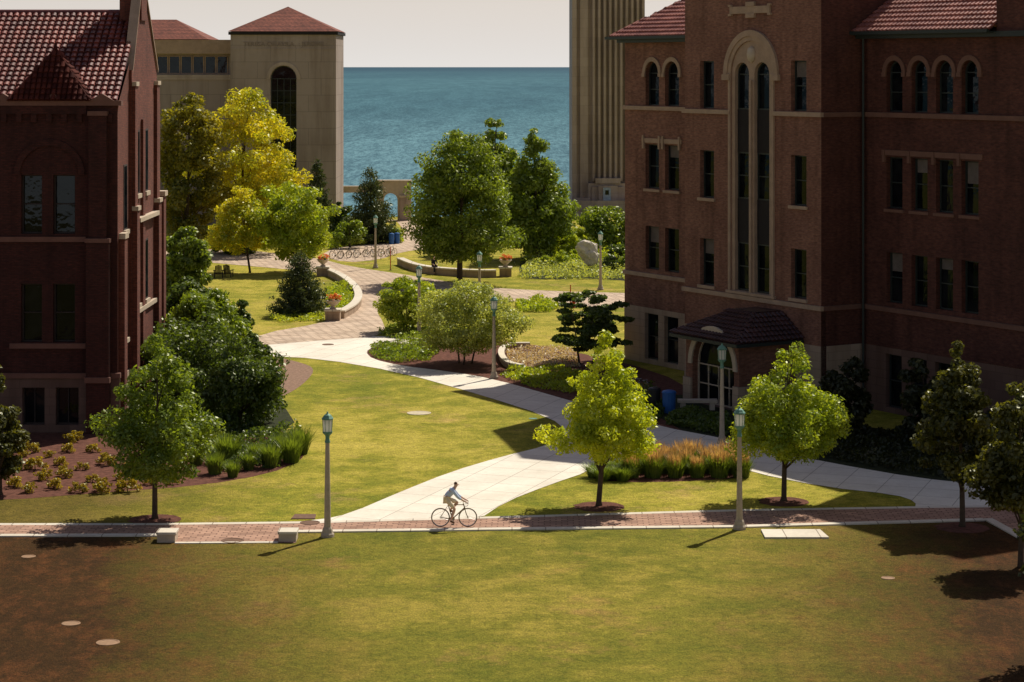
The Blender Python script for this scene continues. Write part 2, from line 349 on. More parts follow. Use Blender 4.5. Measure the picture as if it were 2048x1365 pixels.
sheet('planting_bed',[(1035,556),(1045,505),(1140,480),(1290,480),(1290,566),(1180,556),(1100,560)],.004,'cover',1,'planted bed under the boulder and far shrubs','planting bed')
sheet('grass_bed',[(1175,945),(1190,925),(1300,935),(1480,935),(1500,950),(1480,958),(1300,966),(1190,962)],.006,'mulch',1,'mulch strip under the ornamental grasses','planting bed')
sheet('concrete_path',[(500,694),(640,680),(770,671),(865,680),(865,688),(790,687),(745,695),(731,705),(745,719),(800,732),(900,744),(985,758),(1120,796),(1310,852),(1470,882),(1560,907),(1760,945),(1900,965),(2400,1010),(2400,1045),(1830,1020),(1832,1004),(1790,990),(1650,975),(1500,945),(1470,928),(1300,923),(1200,920),(1180,943),(1100,970),(1010,1005),(955,1042),(760,1046),(500,1051),(640,1041),(700,1028),(800,985),(900,945),(1000,915),(1095,892),(1140,868),(1100,835),(960,790),(800,745),(640,718),(520,712)],.014,'conc',1,'pale concrete path forking across the lawns','path')
sheet('paver_plaza',[(330,488),(440,496),(560,508),(640,518),(700,534),(830,553),(960,575),(1100,583),(1300,588),(1300,618),(1130,612),(1000,601),(900,597),(800,598),(762,604),(752,622),(768,648),(772,673),(640,682),(490,694),(520,668),(640,648),(690,630),(714,608),(712,588),(690,566),(640,545),(560,538),(400,524),(330,520)],.018,'paver',1,'curving tan paver plaza with patterned joints','plaza')
sheet('paver_path',[(640,512),(665,498),(720,490),(790,487),(812,470),(800,450),(790,441),(870,439),(838,452),(872,482),(868,496),(800,505),(760,520),(690,526)],.012,'paver',1,'paver path past the bicycle racks to the lake arch','path')
up=[(-400,1049),(0,1050),(310,1050),(640,1046),(1000,1036),(1480,1022),(1840,1016),(2400,1010)]
lo=[(-400,1073),(0,1073),(350,1072),(592,1066),(1000,1061),(1480,1056),(1972,1040)]
brick=up+[(2400,1230),(2200,1160),(1972,1040),(1480,1056),(1000,1061),(592,1066),(592,1087),(350,1087),(350,1073),(0,1073),(-400,1073)]
sheet('brick_walk',brick,.022,'brickwalk',0,'reddish brick walk crossing the picture with pale borders','walk')
def strip(px,wd,z,name,label,mat='border'):
    pts=[G(x,y) for x,y in px]; m=MB(); L_=[];R_=[]
    for i,p in enumerate(pts):
        t=(pts[min(i+1,len(pts)-1)]-pts[max(i-1,0)]).normalized(); n=Vector((-t.y,t.x,0))*wd/2; L_.append(p+n); R_.append(p-n)
    n=len(pts); vs=[(p.x,p.y,z) for p in R_]+[(p.x,p.y,z) for p in L_]+[(p.x,p.y,-.05) for p in R_]+[(p.x,p.y,-.05) for p in L_]
    fs=[]
    for i in range(n-1): fs+=[(i,i+1,n+i+1,n+i),(i,2*n+i,2*n+i+1,i+1),(n+i+1,3*n+i+1,3*n+i,n+i)]
    fs+=[(0,n,3*n,2*n),(n-1,3*n-1,4*n-1,2*n-1)]
    m.add(vs,fs); o=m.build(name,mat); struct(o,label,'border'); return o
strip(up,.32,.026,'walk_border','pale concrete border on the far side of the brick walk')
strip(lo[:2]+[(330,1072)],.34,.05,'walk_border','pale concrete kerb on the near side of the brick walk at left')
strip([(592,1065),(1000,1060),(1480,1055),(1968,1041)],.34,.05,'walk_border','pale concrete kerb on the near side of the brick walk at right')
strip([(1976,1040),(2060,1086),(2400,1270)],.34,.053,'walk_border','pale concrete kerb turning toward the lower right corner')
strip([(350,1087),(556,1086)],.2,.03,'walk_border','thin pale edge between the two stone blocks')
# ---------------------------------------------------------------- leaf crowns
def prof(shape,t):
    if shape=='egg': return np.clip(np.sin(PI*np.clip(t,0,1)**.56)**.8*(1.08-.42*t),.03,1)
    if shape=='cone': return np.clip((1-t)**.85*(.55+.45*np.clip(t*6,0,1)),.03,1)
    if shape=='dome': return np.clip(np.sqrt(np.clip(1-t**2.2,0,1))*(.7+.3*np.clip(t*5,0,1)),.05,1)
    return np.clip(np.sqrt(np.clip(1-(2*t-1)**2,0,1)),.1,1)
def leaves(C,N,size,asp=.55):
    n=len(C); r=rng.normal(size=(n,3)); N=N/np.maximum(np.linalg.norm(N,axis=1,keepdims=True),1e-6)
    T=np.cross(N,r); T/=np.maximum(np.linalg.norm(T,axis=1,keepdims=True),1e-6); B=np.cross(N,T)
    s=size*rng.uniform(.6,1.25,(n,1))
    V=np.stack([C+T*s,C+B*s*asp,C-T*s,C-B*s*asp],1)
    return V.reshape(-1,3)
def crown(rx,ry,rz,shape,n,size,nc,cs=.3,flat=.75,fill=.25,lump=.16):
    tt=rng.uniform(0,1,nc*8); keep=rng.uniform(0,1,nc*8)<prof(shape,tt)**1.2+.05; tt=tt[keep][:nc]; m=len(tt)
    th=rng.uniform(0,2*PI,m); rho=np.sqrt(rng.uniform(fill,1,m))*(1-cs*.55)
    pr=prof(shape,tt)*rho*(1+rng.normal(0,lump,m))
    cen=np.stack([pr*np.cos(th)*rx,pr*np.sin(th)*ry,(tt*2-1)*rz*(1-cs*.35)],1)
    rad=cs*min(rx,rz*1.2)*rng.uniform(.6,1.25,m)*(.45+.55*prof(shape,tt))
    idx=rng.choice(m,n,p=rad**1.8/np.sum(rad**1.8)); d=rng.normal(size=(n,3)); d/=np.linalg.norm(d,axis=1,keepdims=True)
    rr=rad[idx][:,None]*rng.uniform(.1,1.1,(n,1))**.45
    off=d*rr; off[:,2]*=flat
    Nn=d*.6+rng.normal(size=(n,3))*.55+np.array([0,0,.45])
    return leaves(cen[idx]+off,Nn,size),cen
def tree(label,base,box,mat,n=6000,leaf=.14,shape='egg',nc=70,cs=.28,Y=None,group=None,name='broadleaf_tree',cat='tree',trunk=.1,flat=.75,fill=.25,ry=1.0,lump=.16,stems=1):
    bx,by=base; B=G(bx,by) if Y is None else Vector(((bx-CX)*Y/F,Y,0))
    Yd=B.y; x0,x1,y0,y1=box; k=Yd/F
    cx=((x0+x1)/2-CX)*k-B.x; rx=(x1-x0)/2*k; rz=(y1-y0)/2*k; cz=max(H-((y0+y1)/2-HY)*k,rz*.6)
    root=thing(name,label,cat,B,0,group)
    V,cen=crown(rx,rx*ry,rz,shape,n,leaf,nc,cs,flat,fill,lump); V+=np.array([cx,0,cz])
    V[:,2]=np.maximum(V[:,2],.03)
    np_obj('crown',V,n,mat,root)
    m=MB()
    for sidx in range(stems):
        a=2*PI*sidx/max(1,stems)+.4; sp=0 if stems==1 else rx*.12
        top=Vector((cx*.9+sp*3*math.cos(a),sp*3*math.sin(a),cz+rz*.55)); b0=Vector((sp*math.cos(a),sp*math.sin(a),-.05))
        pts=[b0.lerp(top,t)+Vector((random.uniform(-1,1),random.uniform(-1,1),0))*trunk*.35*(t>0) for t in (0,.04,.25,.5,.75,1)]
        m.tube(pts,[trunk*1.5,trunk*1.05,trunk*.9,trunk*.6,trunk*.35,trunk*.12],8)
    sel=rng.choice(len(cen),min(14,len(cen)),replace=False)
    for i in sel:
        c=Vector(cen[i])+Vector((cx,0,cz)); zz=max(.3*cz,c.z-rx*random.uniform(.5,1.0)); f_=min(.95,max(.1,zz/(cz+rz*.55)))
        s=Vector((cx*.9*f_,0,zz)); mid=s.lerp(c,.5)+Vector((0,0,.1*rx)); r=trunk*.45*(1-f_*.5)
        m.tube([s,mid,c],[r,r*.6,r*.2],5)
    m.build('trunk' if cat=='tree' else 'stem','bark',root,True)
    return root
def conifer(label,base,box,n=5000,leaf=.16,Y=None,mat=None):
    bx,by=base; B=G(bx,by) if Y is None else Vector(((bx-CX)*Y/F,Y,0)); k=B.y/F
    x0,x1,y0,y1=box; rx=(x1-x0)/2*k; ht=H-(y0-HY)*k; zb=max(.1,H-(y1-HY)*k)
    root=thing('conifer_tree',label,'tree',B)
    nb=300; t=rng.uniform(0,1,nb)**1.3; th=rng.uniform(0,2*PI,nb); ln=rx*(1-t)**.7*rng.uniform(.75,1.2,nb)+.08
    w=ln**1.5+.1; idx=rng.choice(nb,n,p=w/w.sum()); u=rng.uniform(.15,1,n)**.8
    z=zb+(ht-zb)*t[idx]; dr=-.12*ln[idx]*u+.3*ln[idx]*u**3
    C=np.stack([np.cos(th[idx])*ln[idx]*u,np.sin(th[idx])*ln[idx]*u,z+dr],1)+rng.normal(0,1,(n,3))*np.array([.13,.13,.09])*rx*.8*(1.15-u[:,None]*.6)
    N=rng.normal(size=(n,3))+np.array([0,0,.6])
    np_obj('crown',leaves(C,N,leaf,.35),n,mat or LF['conif'],root)
    MB().tube([(0,0,-.05),(0,0,ht*.5),(0,0,ht*.97)],[.16,.1,.02],8).build('trunk','bark',root,True)
    return root
def inpoly(pts,poly):
    x,y=pts[:,0],pts[:,1]; c=np.zeros(len(x),bool); j=len(poly)-1
    for i in range(len(poly)):
        xi,yi=poly[i]; xj,yj=poly[j]
        c^=((yi>y)!=(yj>y))&(x<(xj-xi)*(y-yi)/(yj-yi+1e-12)+xi); j=i
    return c
def cover(name,px,n,h,size,mat,label,cat='ground cover',up=.5,kind='stuff'):
    poly=[(G(x,y).x,G(x,y).y) for x,y in px]; xs=[p[0] for p in poly]; ys=[p[1] for p in poly]
    pts=np.stack([rng.uniform(min(xs),max(xs),n*4),rng.uniform(min(ys),max(ys),n*4)],1); pts=pts[inpoly(pts,poly)][:n]; m=len(pts)
    hh=h*(.3+.7*np.clip(.5+.35*np.sin(pts[:,0]*2.9+1+np.cos(pts[:,1]*1.1)*2)+.35*np.cos(pts[:,1]*1.9+np.sin(pts[:,0]*1.3)*2),0,1))
    C=np.column_stack([pts,rng.uniform(.15,1,m)*hh]); N=rng.normal(size=(m,3))*.7+np.array([0,0,up])
    return tag(np_obj(name,leaves(C,N,size),m,mat),label,cat,None,kind)
def blades(n,r,h,w,spread,mat,parent,name='blades',z0=0):
    a=rng.uniform(0,2*PI,n); q=np.sqrt(rng.uniform(0,1,n))*r; b=np.stack([q*np.cos(a),q*np.sin(a),np.zeros(n)+z0],1)
    ln=h*rng.uniform(.65,1.1,n); a2=a+rng.normal(0,.6,n); s=spread*rng.uniform(.2,1,n)*(.4+q/r)
    t=b+np.stack([s*np.cos(a2),s*np.sin(a2),ln],1); md=(b+t)/2+np.stack([-s*.15*np.cos(a2),-s*.15*np.sin(a2),ln*.12],1)
    d=np.stack([np.cos(a2+1.5),np.sin(a2+1.5),np.zeros(n)],1)*w
    V=np.stack([b-d,b+d,md+d,md-d, md-d,md+d,t+d*.15,t-d*.15],1).reshape(-1,3)
    return np_obj(name,V,n,mat,parent)
# ---------------------------------------------------------------- windows
def rect(x0,x1,z0,z1,i=0): return [(x0+i,z0+i),(x1-i,z0+i),(x1-i,z1-i),(x0+i,z1-i)]
def arch(x0,x1,z0,zs,i=0,n=12):
    x0+=i;x1-=i;z0+=i; r=(x1-x0)/2; c=(x0+x1)/2
    return [(x0,z0),(x1,z0)]+[(c+r*math.cos(PI*k/n),zs+r*math.sin(PI*k/n)) for k in range(n+1)]
def window(root,x0,x1,z0,z1,c,depth=.28,arched=False,nv=1,nh=1,fw=.07,sill='trimR',fm='wframe',blind=0):
    lf=(lambda i: arch(x0,x1,z0,z1-(x1-x0)/2,i)) if arched else (lambda i: rect(x0,x1,z0,z1,i))
    m=MB(); m.ring(lf(-.001),lf(fw),c+depth-.06,c+depth+.02); zt=z1-((x1-x0)/2 if arched else 0)
    for k in range(nv):
        x=x0+(x1-x0)*(k+1)/(nv+1); m.box(x-fw*.35,x+fw*.35,c+depth-.045,c+depth+.01,z0+fw,zt if arched else z1-fw)
    for k in range(nh):
        z=z0+(zt-z0)*(k+1)/(nh+1); m.box(x0+fw,x1-fw,c+depth-.05,c+depth+.012,z-fw*.4,z+fw*.4)
    if arched: m.box(x0+fw,x1-fw,c+depth-.05,c+depth+.012,zt-fw*.4,zt+fw*.4)
    w=m.build('window',fm,root)
    p=MB(); l=lf(.02); a=random.uniform(-.02,.02); b=random.uniform(-.004,.012)
    p.add([(x,c+depth+.045+a*(x-x0)+b*(z-z0),z) for x,z in l],[tuple(range(len(l)))]); p.build('pane','glass',w)
    if blind: MB().box(x0+fw,x1-fw,c+depth+.014,c+depth+.018,z1-fw-(z1-z0)*blind,z1-fw).build('blind','blind',w)
    if sill: MB().box(x0-.12,x1+.12,c-.1,c+depth-.065,z0-.16,z0-.003).build('sill',sill,w)
    return lf(0)
def tiles(m,O,U,Vv,poly,tw=.26,th=.36,lift=.07):
    O=Vector(O);U=Vector(U).normalized();Vv=Vector(Vv).normalized();N=U.cross(Vv).normalized()
    if N.z<0:N=-N
    us=[p[0] for p in poly]; vs=[p[1] for p in poly]; seg=4; v=min(vs)
    m.add([O+U*a+Vv*b-N*.03 for a,b in poly],[tuple(range(len(poly)))])
    cent=[]
    while v<max(vs):
        u=min(us)
        while u<max(us): cent.append((u+tw/2,v+th/2)); u+=tw
        v+=th
    ok=inpoly(np.array(cent),poly)
    for (uc,vc),k in zip(cent,ok):
        if not k: continue
        a=[];b=[]
        for j in range(seg+1):
            q=PI*j/seg; du=-math.cos(q)*tw*.46; hh=math.sin(q)*lift
            a.append(O+U*(uc+du)+Vv*(vc-th*.5)+N*(hh+.055)); b.append(O+U*(uc+du*.85)+Vv*(vc+th*.55)+N*(hh*.8))
        m.add(a+b,[(j,j+1,seg+2+j,seg+1+j) for j in range(seg)]+[tuple(range(seg,-1,-1))])
# ================================================================ right hall
A=Vector((14.8,105.3)); ux,uy=.514,-.858; nrm=math.hypot(ux,uy); ux/=nrm;uy/=nrm; vx,vy=-uy,ux
hall=thing('brick_hall','large brown brick hall with limestone bands, arched windows and a red tile roof at right','building',(A.x,A.y,0),math.atan2(uy,ux))
def inv(px,c):
    k=(px-CX)/F; t=(c+A.x*vx+A.y*vy)/(k*vx+vy); x=k*t-A.x; y=t-A.y; return x*ux+y*uy,t
def S(px,c): return inv(px,c)[0]
CW=2.6
R3=(14.35,16.8);R2=(9.75,12.2);R1=(5.25,7.65)
sL=S(1250,CW); sB0=S(1370,0); sR=S(2350,CW); EZ=18.3
def hood(root,x0,x1,z,c,mat):
    r=(x1-x0)/2; cx=(x0+x1)/2; m=MB(); m.arc(cx,z,r+.002,r+.24,c-.07,c+.05,14)
    m.box(x0-.26,x0-.003,c-.1,c+.05,z-.2,z-.002); m.box(x1+.003,x1+.26,c-.1,c+.05,z-.2,z-.002)
    m.build('arch_hood',mat,root)
def wing(px_list,s0,s1,bm_,tm,teeth):
    holes=[]
    for i,(a,b) in enumerate(px_list):
        x0,x1=S(a,CW),S(b,CW)
        holes.append(window(hall,x0,x1,R3[0],R3[1],CW,.3,True,0,1,sill=None)); hood(hall,x0,x1,R3[1]-(x1-x0)/2,CW,tm)
        holes.append(window(hall,x0,x1,R2[0],R2[1],CW,.3,False,0,1,sill=None,blind=(.0,.25,0,.4)[i%4]))
        holes.append(window(hall,x0,x1,R1[0],R1[1],CW,.3,False,0,1,sill=None,blind=(.35,0,.2,0)[i%4]))
    MB().wall([(s0,4.8),(s1,4.8),(s1,EZ),(s0,EZ)],holes,CW,.3).build('wall',bm_,hall)
    xa,xb=S(px_list[0][0],CW)-.3,S(px_list[-1][1],CW)+.3
    m=MB(); m.box(xa,xb,CW-.07,CW+.05,R2[1]+.08,R2[1]+.33)
    for a,b in px_list:
        for q in ((S(a,CW)-.12,S(b,CW)+.12) if teeth else (S(a,CW)-.12,)): m.box(q-.08,q+.08,CW-.12,CW+.05,R2[1]-.25,R2[1]+(.48 if teeth else .33))
    m.build('lintel_band',tm,hall)
    for a,b in px_list: MB().box(S(a,CW)-.12,S(b,CW)+.12,CW-.08,CW+.2,R2[0]-.18,R2[0]-.04).build('sill',tm,hall)
    bh=[]
    for a,b in px_list: bh.append(window(hall,S(a,CW),S(b,CW),.25,2.8,CW-.05,.3,False,0,1,sill=None))
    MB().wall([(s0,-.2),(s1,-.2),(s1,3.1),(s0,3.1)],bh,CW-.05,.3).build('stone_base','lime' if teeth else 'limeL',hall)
    MB().box(s0,s1,CW-.03,CW+.1,3.1,4.8).build('wall',bm_,hall)
    MB().box(s0-.05,s1,CW-.14,CW+.1,4.81,5.03).build('string_course',tm,hall)
    MB().box(s0-.05,s1,CW-.14,CW+.1,R3[0]-.26,R3[0]-.04).build('string_course',tm,hall)
    MB().box(s0-.1,s1,CW-.5,CW+.1,EZ-.45,EZ-.2).build('eave_cornice','wframe',hall)
wing([(1291,1318),(1330,1358)],sL,sB0+1,'brickR','trimR',True)
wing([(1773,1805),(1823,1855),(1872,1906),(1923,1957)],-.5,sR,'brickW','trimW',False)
MB().box(sL,sL+.3,CW+.3,CW+16,-.2,EZ).build('wall','brickR',hall)
BZ=21.6; tw=(S(1463,0),S(1545,0)); cen_=(tw[0]+tw[1])/2; zs=16.12
holes=[]
for i,(a,b) in enumerate(((1400,1428),(1582,1613))):
    for z0,z1 in (R3,R2,R1): holes.append(window(hall,S(a,0),S(b,0),z0,z1,0,.3,False,0,1,sill='trimR' if z0<14 else None,blind=.3 if (i==1 and z0>14) or (i==0 and z0<9) else 0))
hw=(tw[1]-tw[0])/2; bighole=arch(tw[0],tw[1],5.1,zs,0,16)
MB().wall([(sB0,4.8),(0,4.8),(0,BZ),((sB0)/2,BZ+3.4),(sB0,BZ)],holes+[bighole],0,.3).build('wall','brickR',hall)
MB().box(sB0,0,-.05,.3,-.2,3.1).build('stone_base','lime',hall); MB().box(sB0,0,-.02,.3,3.1,4.8).build('wall','brickR',hall)
MB().box(.003,.05,.31,CW-.055,-.2,3.1).build('stone_base','lime',hall)
for xx in (0,sB0): MB().add([(xx,0.002,-.2),(xx,CW+8,-.2),(xx,CW+8,BZ),(xx,0.002,BZ)],[(0,1,2,3)]).build('wall','brickW' if xx==0 else 'brickR',hall)
for z in (4.81,R3[0]-.26):
    m=MB(); m.box(sB0-.12,tw[0]-.05 if z>6 else .12,-.14,.05,z,z+.22); m.build('string_course','trimR',hall)
    MB().box(.003,.12,.055,CW-.15,z,z+.22).build('string_course','trimW',hall)
    if z>6: MB().box(tw[1]+.05,.12,-.14,.05,z,z+.22).build('string_course','trimR',hall)
l1=(S(1469,0),S(1497.5,0)); l2=(S(1508,0),S(1538,0))
MB().wall(arch(tw[0]+.002,tw[1]-.002,5.1,zs,0,16),[arch(a,b,5.22,zs,0,12) for a,b in (l1,l2)],.02,.28).build('window_surround','trimR',hall)
ro=(S(1558,0)-S(1450,0))/2
m=MB(); m.arc(cen_,zs,ro-.3,ro,-.14,.03,20); m.arc(cen_,zs,hw+.002,ro-.303,-.08,.03,20)
m.box(cen_-ro-.08,cen_-hw-.003,-.18,.03,zs-.3,zs-.002); m.box(cen_+hw+.003,cen_+ro+.08,-.18,.03,zs-.3,zs-.002)
m.build('arch_surround','trimR',hall)
MB().lathe([(.02,-.42),(.2,-.3),(.26,0),(.2,.3),(.02,.42)],12,(cen_,0,zs+1.0)).build('medallion','trim',hall,True)
for xx in (tw[0]-.1,(l1[1]+l2[0])/2,tw[1]+.1): MB().box(xx-.08,xx+.08,-.1,.018,5.205,zs-.3).build('mullion_shaft','trimR',hall)
MB().box(tw[0]-.3,tw[1]+.3,-.16,.018,5.06,5.2).build('sill','trimR',hall)
for a,b in (l1,l2):
    window(hall,a,b,R3[0],zs+(b-a)/2,.02,.26,True,0,0,sill=None)
    window(hall,a,b,R2[0]+.1,R2[1],.02,.26,False,0,1,sill=None); window(hall,a,b,5.24,R1[1],.02,.26,False,0,1,sill=None)
    for z0,z1 in ((R2[1]+.003,R3[0]-.003),(R1[1]+.003,R2[0]+.097)): MB().box(a-.02,b+.02,.2,.32,z0,z1).build('spandrel_panel','darkpanel',hall)
px0,px1=S(1462,0),S(1542,0); m=MB(); zc=19.35
m.box(px0,px1,-.1,.02,zc-.18,zc+.18); m.box(cen_-.35,cen_+.35,-.14,.02,zc-.4,zc-.183);m.box(cen_-.35,cen_+.35,-.14,.02,zc+.183,zc+.4)
m.box(px0-.1,px0+.15,-.13,.02,zc-.28,zc-.183);m.box(px1-.15,px1+.1,-.13,.02,zc-.28,zc-.183);m.box(px0-.1,px0+.15,-.13,.02,zc+.183,zc+.28);m.box(px1-.15,px1+.1,-.13,.02,zc+.183,zc+.28)
m.build('stone_plaque','trimR',hall)
MB().tube([(.25,CW-.22,.0),(.25,CW-.22,EZ-.3)],.06,8).build('downspout','wframe',hall)
pitch=math.radians(34); D=9.5; ov=.75
def front_slope(s0,s1,hipL=False,hipR=False):
    m=MB(); W=s1-s0; vl=D/math.cos(pitch)
    poly=[(0,0),(W,0),(W-(D if hipR else 0),vl),((D if hipL else 0),vl)]
    tiles(m,(s0,CW-ov,EZ-.15),(1,0,0),(0,math.cos(pitch),math.sin(pitch)),poly,.28,.4,.1)
    m.build('tile_roof','tileR',hall)
    MB().box(s0,s1,CW-ov,CW-.01,EZ-.28,EZ-.2).build('soffit','wframe',hall)
    MB().box(s0,s1,CW-ov-.14,CW-ov-.003,EZ-.26,EZ-.1).build('gutter','wframe',hall)
front_slope(sL-ov,sB0+.0,True); front_slope(0.02,S(2003,CW)-.0)
m=MB(); tiles(m,(sL-ov,CW-ov+2*D,EZ-.15),(0,-1,0),(math.cos(pitch),0,math.sin(pitch)),[(0,0),(2*D,0),(D,D/math.cos(pitch))],.4,.5); m.build('tile_roof','tileR',hall)
sT=S(2003,CW); MB().box(sT,sT+9,CW-.3,CW+9,EZ-.19,EZ+6).build('stair_tower','brickW',hall)
m=MB(); hr=EZ-.15+D*math.tan(pitch)
m.add([(sL+D-ov,CW-ov+D,hr),(sR,CW-ov+D,hr),(sR,CW+2*D,EZ-.2),(sL,CW+2*D,EZ-.2)],[(0,1,2,3)]); m.build('back_roof','tileR',hall)
MB().add([(sL,CW+2*D-.5,-.2),(sR,CW+2*D-.5,-.2),(sR,CW+2*D-.5,EZ),(sL,CW+2*D-.5,EZ)],[(0,1,2,3)]).build('wall','brickR',hall)
# entrance porch
PC=-3.5; e0,e1=S(1372,PC),S(1478,PC); a0,a1=S(1385,PC),S(1468,PC)
door=arch(a0,a1,0.01,1.9,0,14)
m=MB().wall([(e0,-.2),(e1,-.2),(e1,3.6),(e0,3.6)],[door],PC,.4); m.add([(e1,PC+.002,-.2),(e1,-.1,-.2),(e1,-.1,3.6),(e1,PC+.002,3.6)],[(0,1,2,3)]); m.add([(e0,PC+.002,-.2),(e0,-.1,-.2),(e0,-.1,3.6),(e0,PC+.002,3.6)],[(0,1,2,3)])
m.build('entrance_porch','brickR',hall)
r=(a1-a0)/2; cc=(a0+a1)/2
MB().arc(cc,1.9,r+.002,r+.3,PC-.08,PC+.03).build('arch_surround','trim',hall)
for b0_,b1_ in ((e0-.1,a0-.01),(a1+.01,e1+.1)): MB().box(b0_,b1_,PC-.12,PC+.3,-.2,1.2).build('stone_base','lime',hall)
MB().box(e1+.01,e1+.1,PC+.305,-.1,-.2,1.2).build('stone_base','lime',hall)
window(hall,a0,a1,.02,1.9+r,PC,.38,True,3,1,.07,None,'trim'); MB().box(cc+.05,cc+.09,PC+.26,PC+.31,.9,1.3).build('door_handle','steel',hall)
m=MB(); o_=.6; zt=3.35; yb=-.05; wx=(e1-e0)/2+o_; dp=(yb-PC)+o_; rise=1.2
tiles(m,(e0-o_,PC-o_,zt),(1,0,0),(0,dp*.62,rise),[(0,0),(2*wx,0),(wx*1.35,math.hypot(dp*.62,rise)),(wx*.65,math.hypot(dp*.62,rise))],.26,.34)
hl=math.hypot(wx*.65,rise)
tiles(m,(e1+o_,PC-o_,zt),(0,1,0),(-wx*.65,0,rise),[(0,0),(dp,0),(dp,hl),(dp*.62,hl)],.26,.34)
m.add([(e0-o_,PC-o_,zt),(e0-o_,yb,zt),(e0-o_+wx*.65,yb,zt+rise),(e0-o_+wx*.65,PC-o_+dp*.62,zt+rise),(e1+o_-wx*.65,PC-o_+dp*.62,zt+rise),(e1+o_-wx*.65,yb,zt+rise)],[(0,1,2,3),(3,2,5,4)])
m.build('porch_roof','tileP',hall)
MB().box(e0-o_,e1+o_,PC-o_,-.06,zt-.2,zt-.04).build('porch_eave','wframe',hall)
# ================================================================ left hall
LX,LY=-17.8,99.3
lh=thing('brick_hall','dark red brick gabled building with a steep tile roof and stone base at far left','building',(LX,LY,0))
def lx(px): return (px-CX)*LY/F-LX
def lz(py): return H-(py-HY)*LY/F
XL=-27; EZ2=14.75; RY=6.0; RZ=19.1; LE=12.0
holes=[]; rows=((350,468),(568,685))
for dx in (0,-4.95,-9.9):
    for a,b in ((42,84),(106,150)):
        for j,(t,bt) in enumerate(rows): holes.append(window(lh,lx(a)+dx,lx(b)+dx,lz(bt),lz(t),0,.35,False,0,1,sill=None,fm='wood'))
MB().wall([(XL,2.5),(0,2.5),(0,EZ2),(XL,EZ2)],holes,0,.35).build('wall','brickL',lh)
bh=[window(lh,lx(a),lx(b),lz(850),lz(775),-.08,.35,False,1,0,sill=None,fm='wood') for a,b in ((45,90),(112,158))]
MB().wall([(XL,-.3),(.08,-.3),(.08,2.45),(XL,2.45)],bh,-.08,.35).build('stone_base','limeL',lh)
MB().box(XL,.14,-.16,.1,2.46,2.68).build('string_course','trimL',lh)
MB().box(XL,lx(172),-.12,.1,lz(484),lz(474)).build('string_course','trimL',lh)
MB().box(lx(20),lx(172),-.12,.1,lz(697),lz(687)).build('sill','trimL',lh)
ca=(lx(28)+lx(170))/2; ra=(lx(170)-lx(28))/2
MB().arc(ca,lz(350),ra-.28,ra,-.1,.03,18).build('brick_arch','brickL',lh)
m=MB(); m.box(lx(176),lx(222),-.5,-.085,-.3,8.6); m.box(lx(180),lx(215),-.35,-.003,8.6,14.3); m.build('buttress','brickL',lh)
for q in ((lx(174),lx(224),-.58,-.09,8.6,8.78),(lx(178),lx(217),-.42,-.004,14.3,14.5),(lx(174),lx(224),-.6,-.17,2.3,2.55)): MB().box(*q).build('buttress_cap','trimL',lh)
m=MB(); m.box(XL,.2,-.22,.25,EZ2,EZ2+.22)
for pxx in (8,108,205):
    x=lx(pxx); m.prism([(x-.55,EZ2+.22),(x+.55,EZ2+.22),(x,EZ2+.55)],-.24,.1)
m.build('parapet','trimL',lh)
m=MB(); m.box(XL,lx(174),-.18,-.003,EZ2-.38,EZ2-.003)
for k in range(40): m.box(XL+k*.68,XL+k*.68+.25,-.16,-.003,EZ2-.75,EZ2-.383)
m.build('brick_corbel','brickL',lh)
def side(m,loop,x): m.add([(x,y,z) for y,z in loop],[tuple(range(len(loop)))])
m=MB(); side(m,[(0.003,2.5),(LE,2.5),(LE,14.7),(RY+.0,RZ+.6),(3.4,16.9),(.003,14.75)],0)
m.add([(0,LE,-.3),(XL,LE,-.3),(XL,LE,14.7),(0,LE,14.7)],[(0,1,2,3)])
m.build('wall','brickG',lh)
MB().box(-.05,.06,.3,LE+.1,-.3,2.45).build('stone_base','lime',lh)
GP=.12
m=MB(); m.add([(a,y,z) for a in (GP,.002) for y,z in ((3.0,-.3),(10.2,-.3),(10.2,16.3),(RY+.8,RZ+.9),(RY-.8,RZ+.9),(3.0,16.3))],[(0,1,2,3,4,5),(0,5,11,6),(5,4,10,11),(4,3,9,10),(3,2,8,9),(2,1,7,8)])
m.build('gable_wall','brickG',lh)
MB().box(-.85,.2,RY-.75,RY+.75,RZ-.4,RZ+4.5).build('chimney','brickG',lh)
MB().box(-.92,.27,RY-.82,RY+.82,RZ+1.2,RZ+1.4).build('chimney_band','trimL',lh)
for y0,y1 in ((3.1,3.8),(9.4,10.2)):
    m=MB(); m.box(GP+.003,.36,y0,y1,-.3,9.8); m.box(GP+.003,.27,y0,y1,9.8,15.6); m.build('buttress','brickG',lh)
    MB().box(GP+.003,.42,y0-.05,y1+.05,9.8,10.0).build('buttress_cap','trim',lh)
    MB().box(GP+.003,.33,y0-.05,y1+.05,15.6,15.8).build('buttress_cap','trim',lh)
for q in ((GP+.003,.24,5.5,6.1,-.3,14),(.003,.30,11.3,12.0,-.3,10),(.003,.25,0.4,1.1,-.3,8.7)): MB().box(*q).build('buttress','brickG',lh)
for q in ((GP+.003,.4,3.85,9.35,9.2,9.4),(.003,.38,11.2,12.05,10,10.25),(.003,.3,.3,1.2,8.7,8.95),(GP+.003,.28,3.85,9.35,4.9,5.1)): MB().box(*q).build('stone_band','trim',lh)
for s_ in (1,-1):
    y0=RY-s_*.8; y1=2.9 if s_>0 else 10.3
    MB().add([(.2,y0,RZ+.95),(-.25,y0,RZ+.95),(-.25,y1,16.35),(.2,y1,16.35),(.2,y0,RZ+.8),(.2,y1,16.2)],[(0,1,2,3),(0,3,5,4)]).build('gable_coping','trimR',lh)
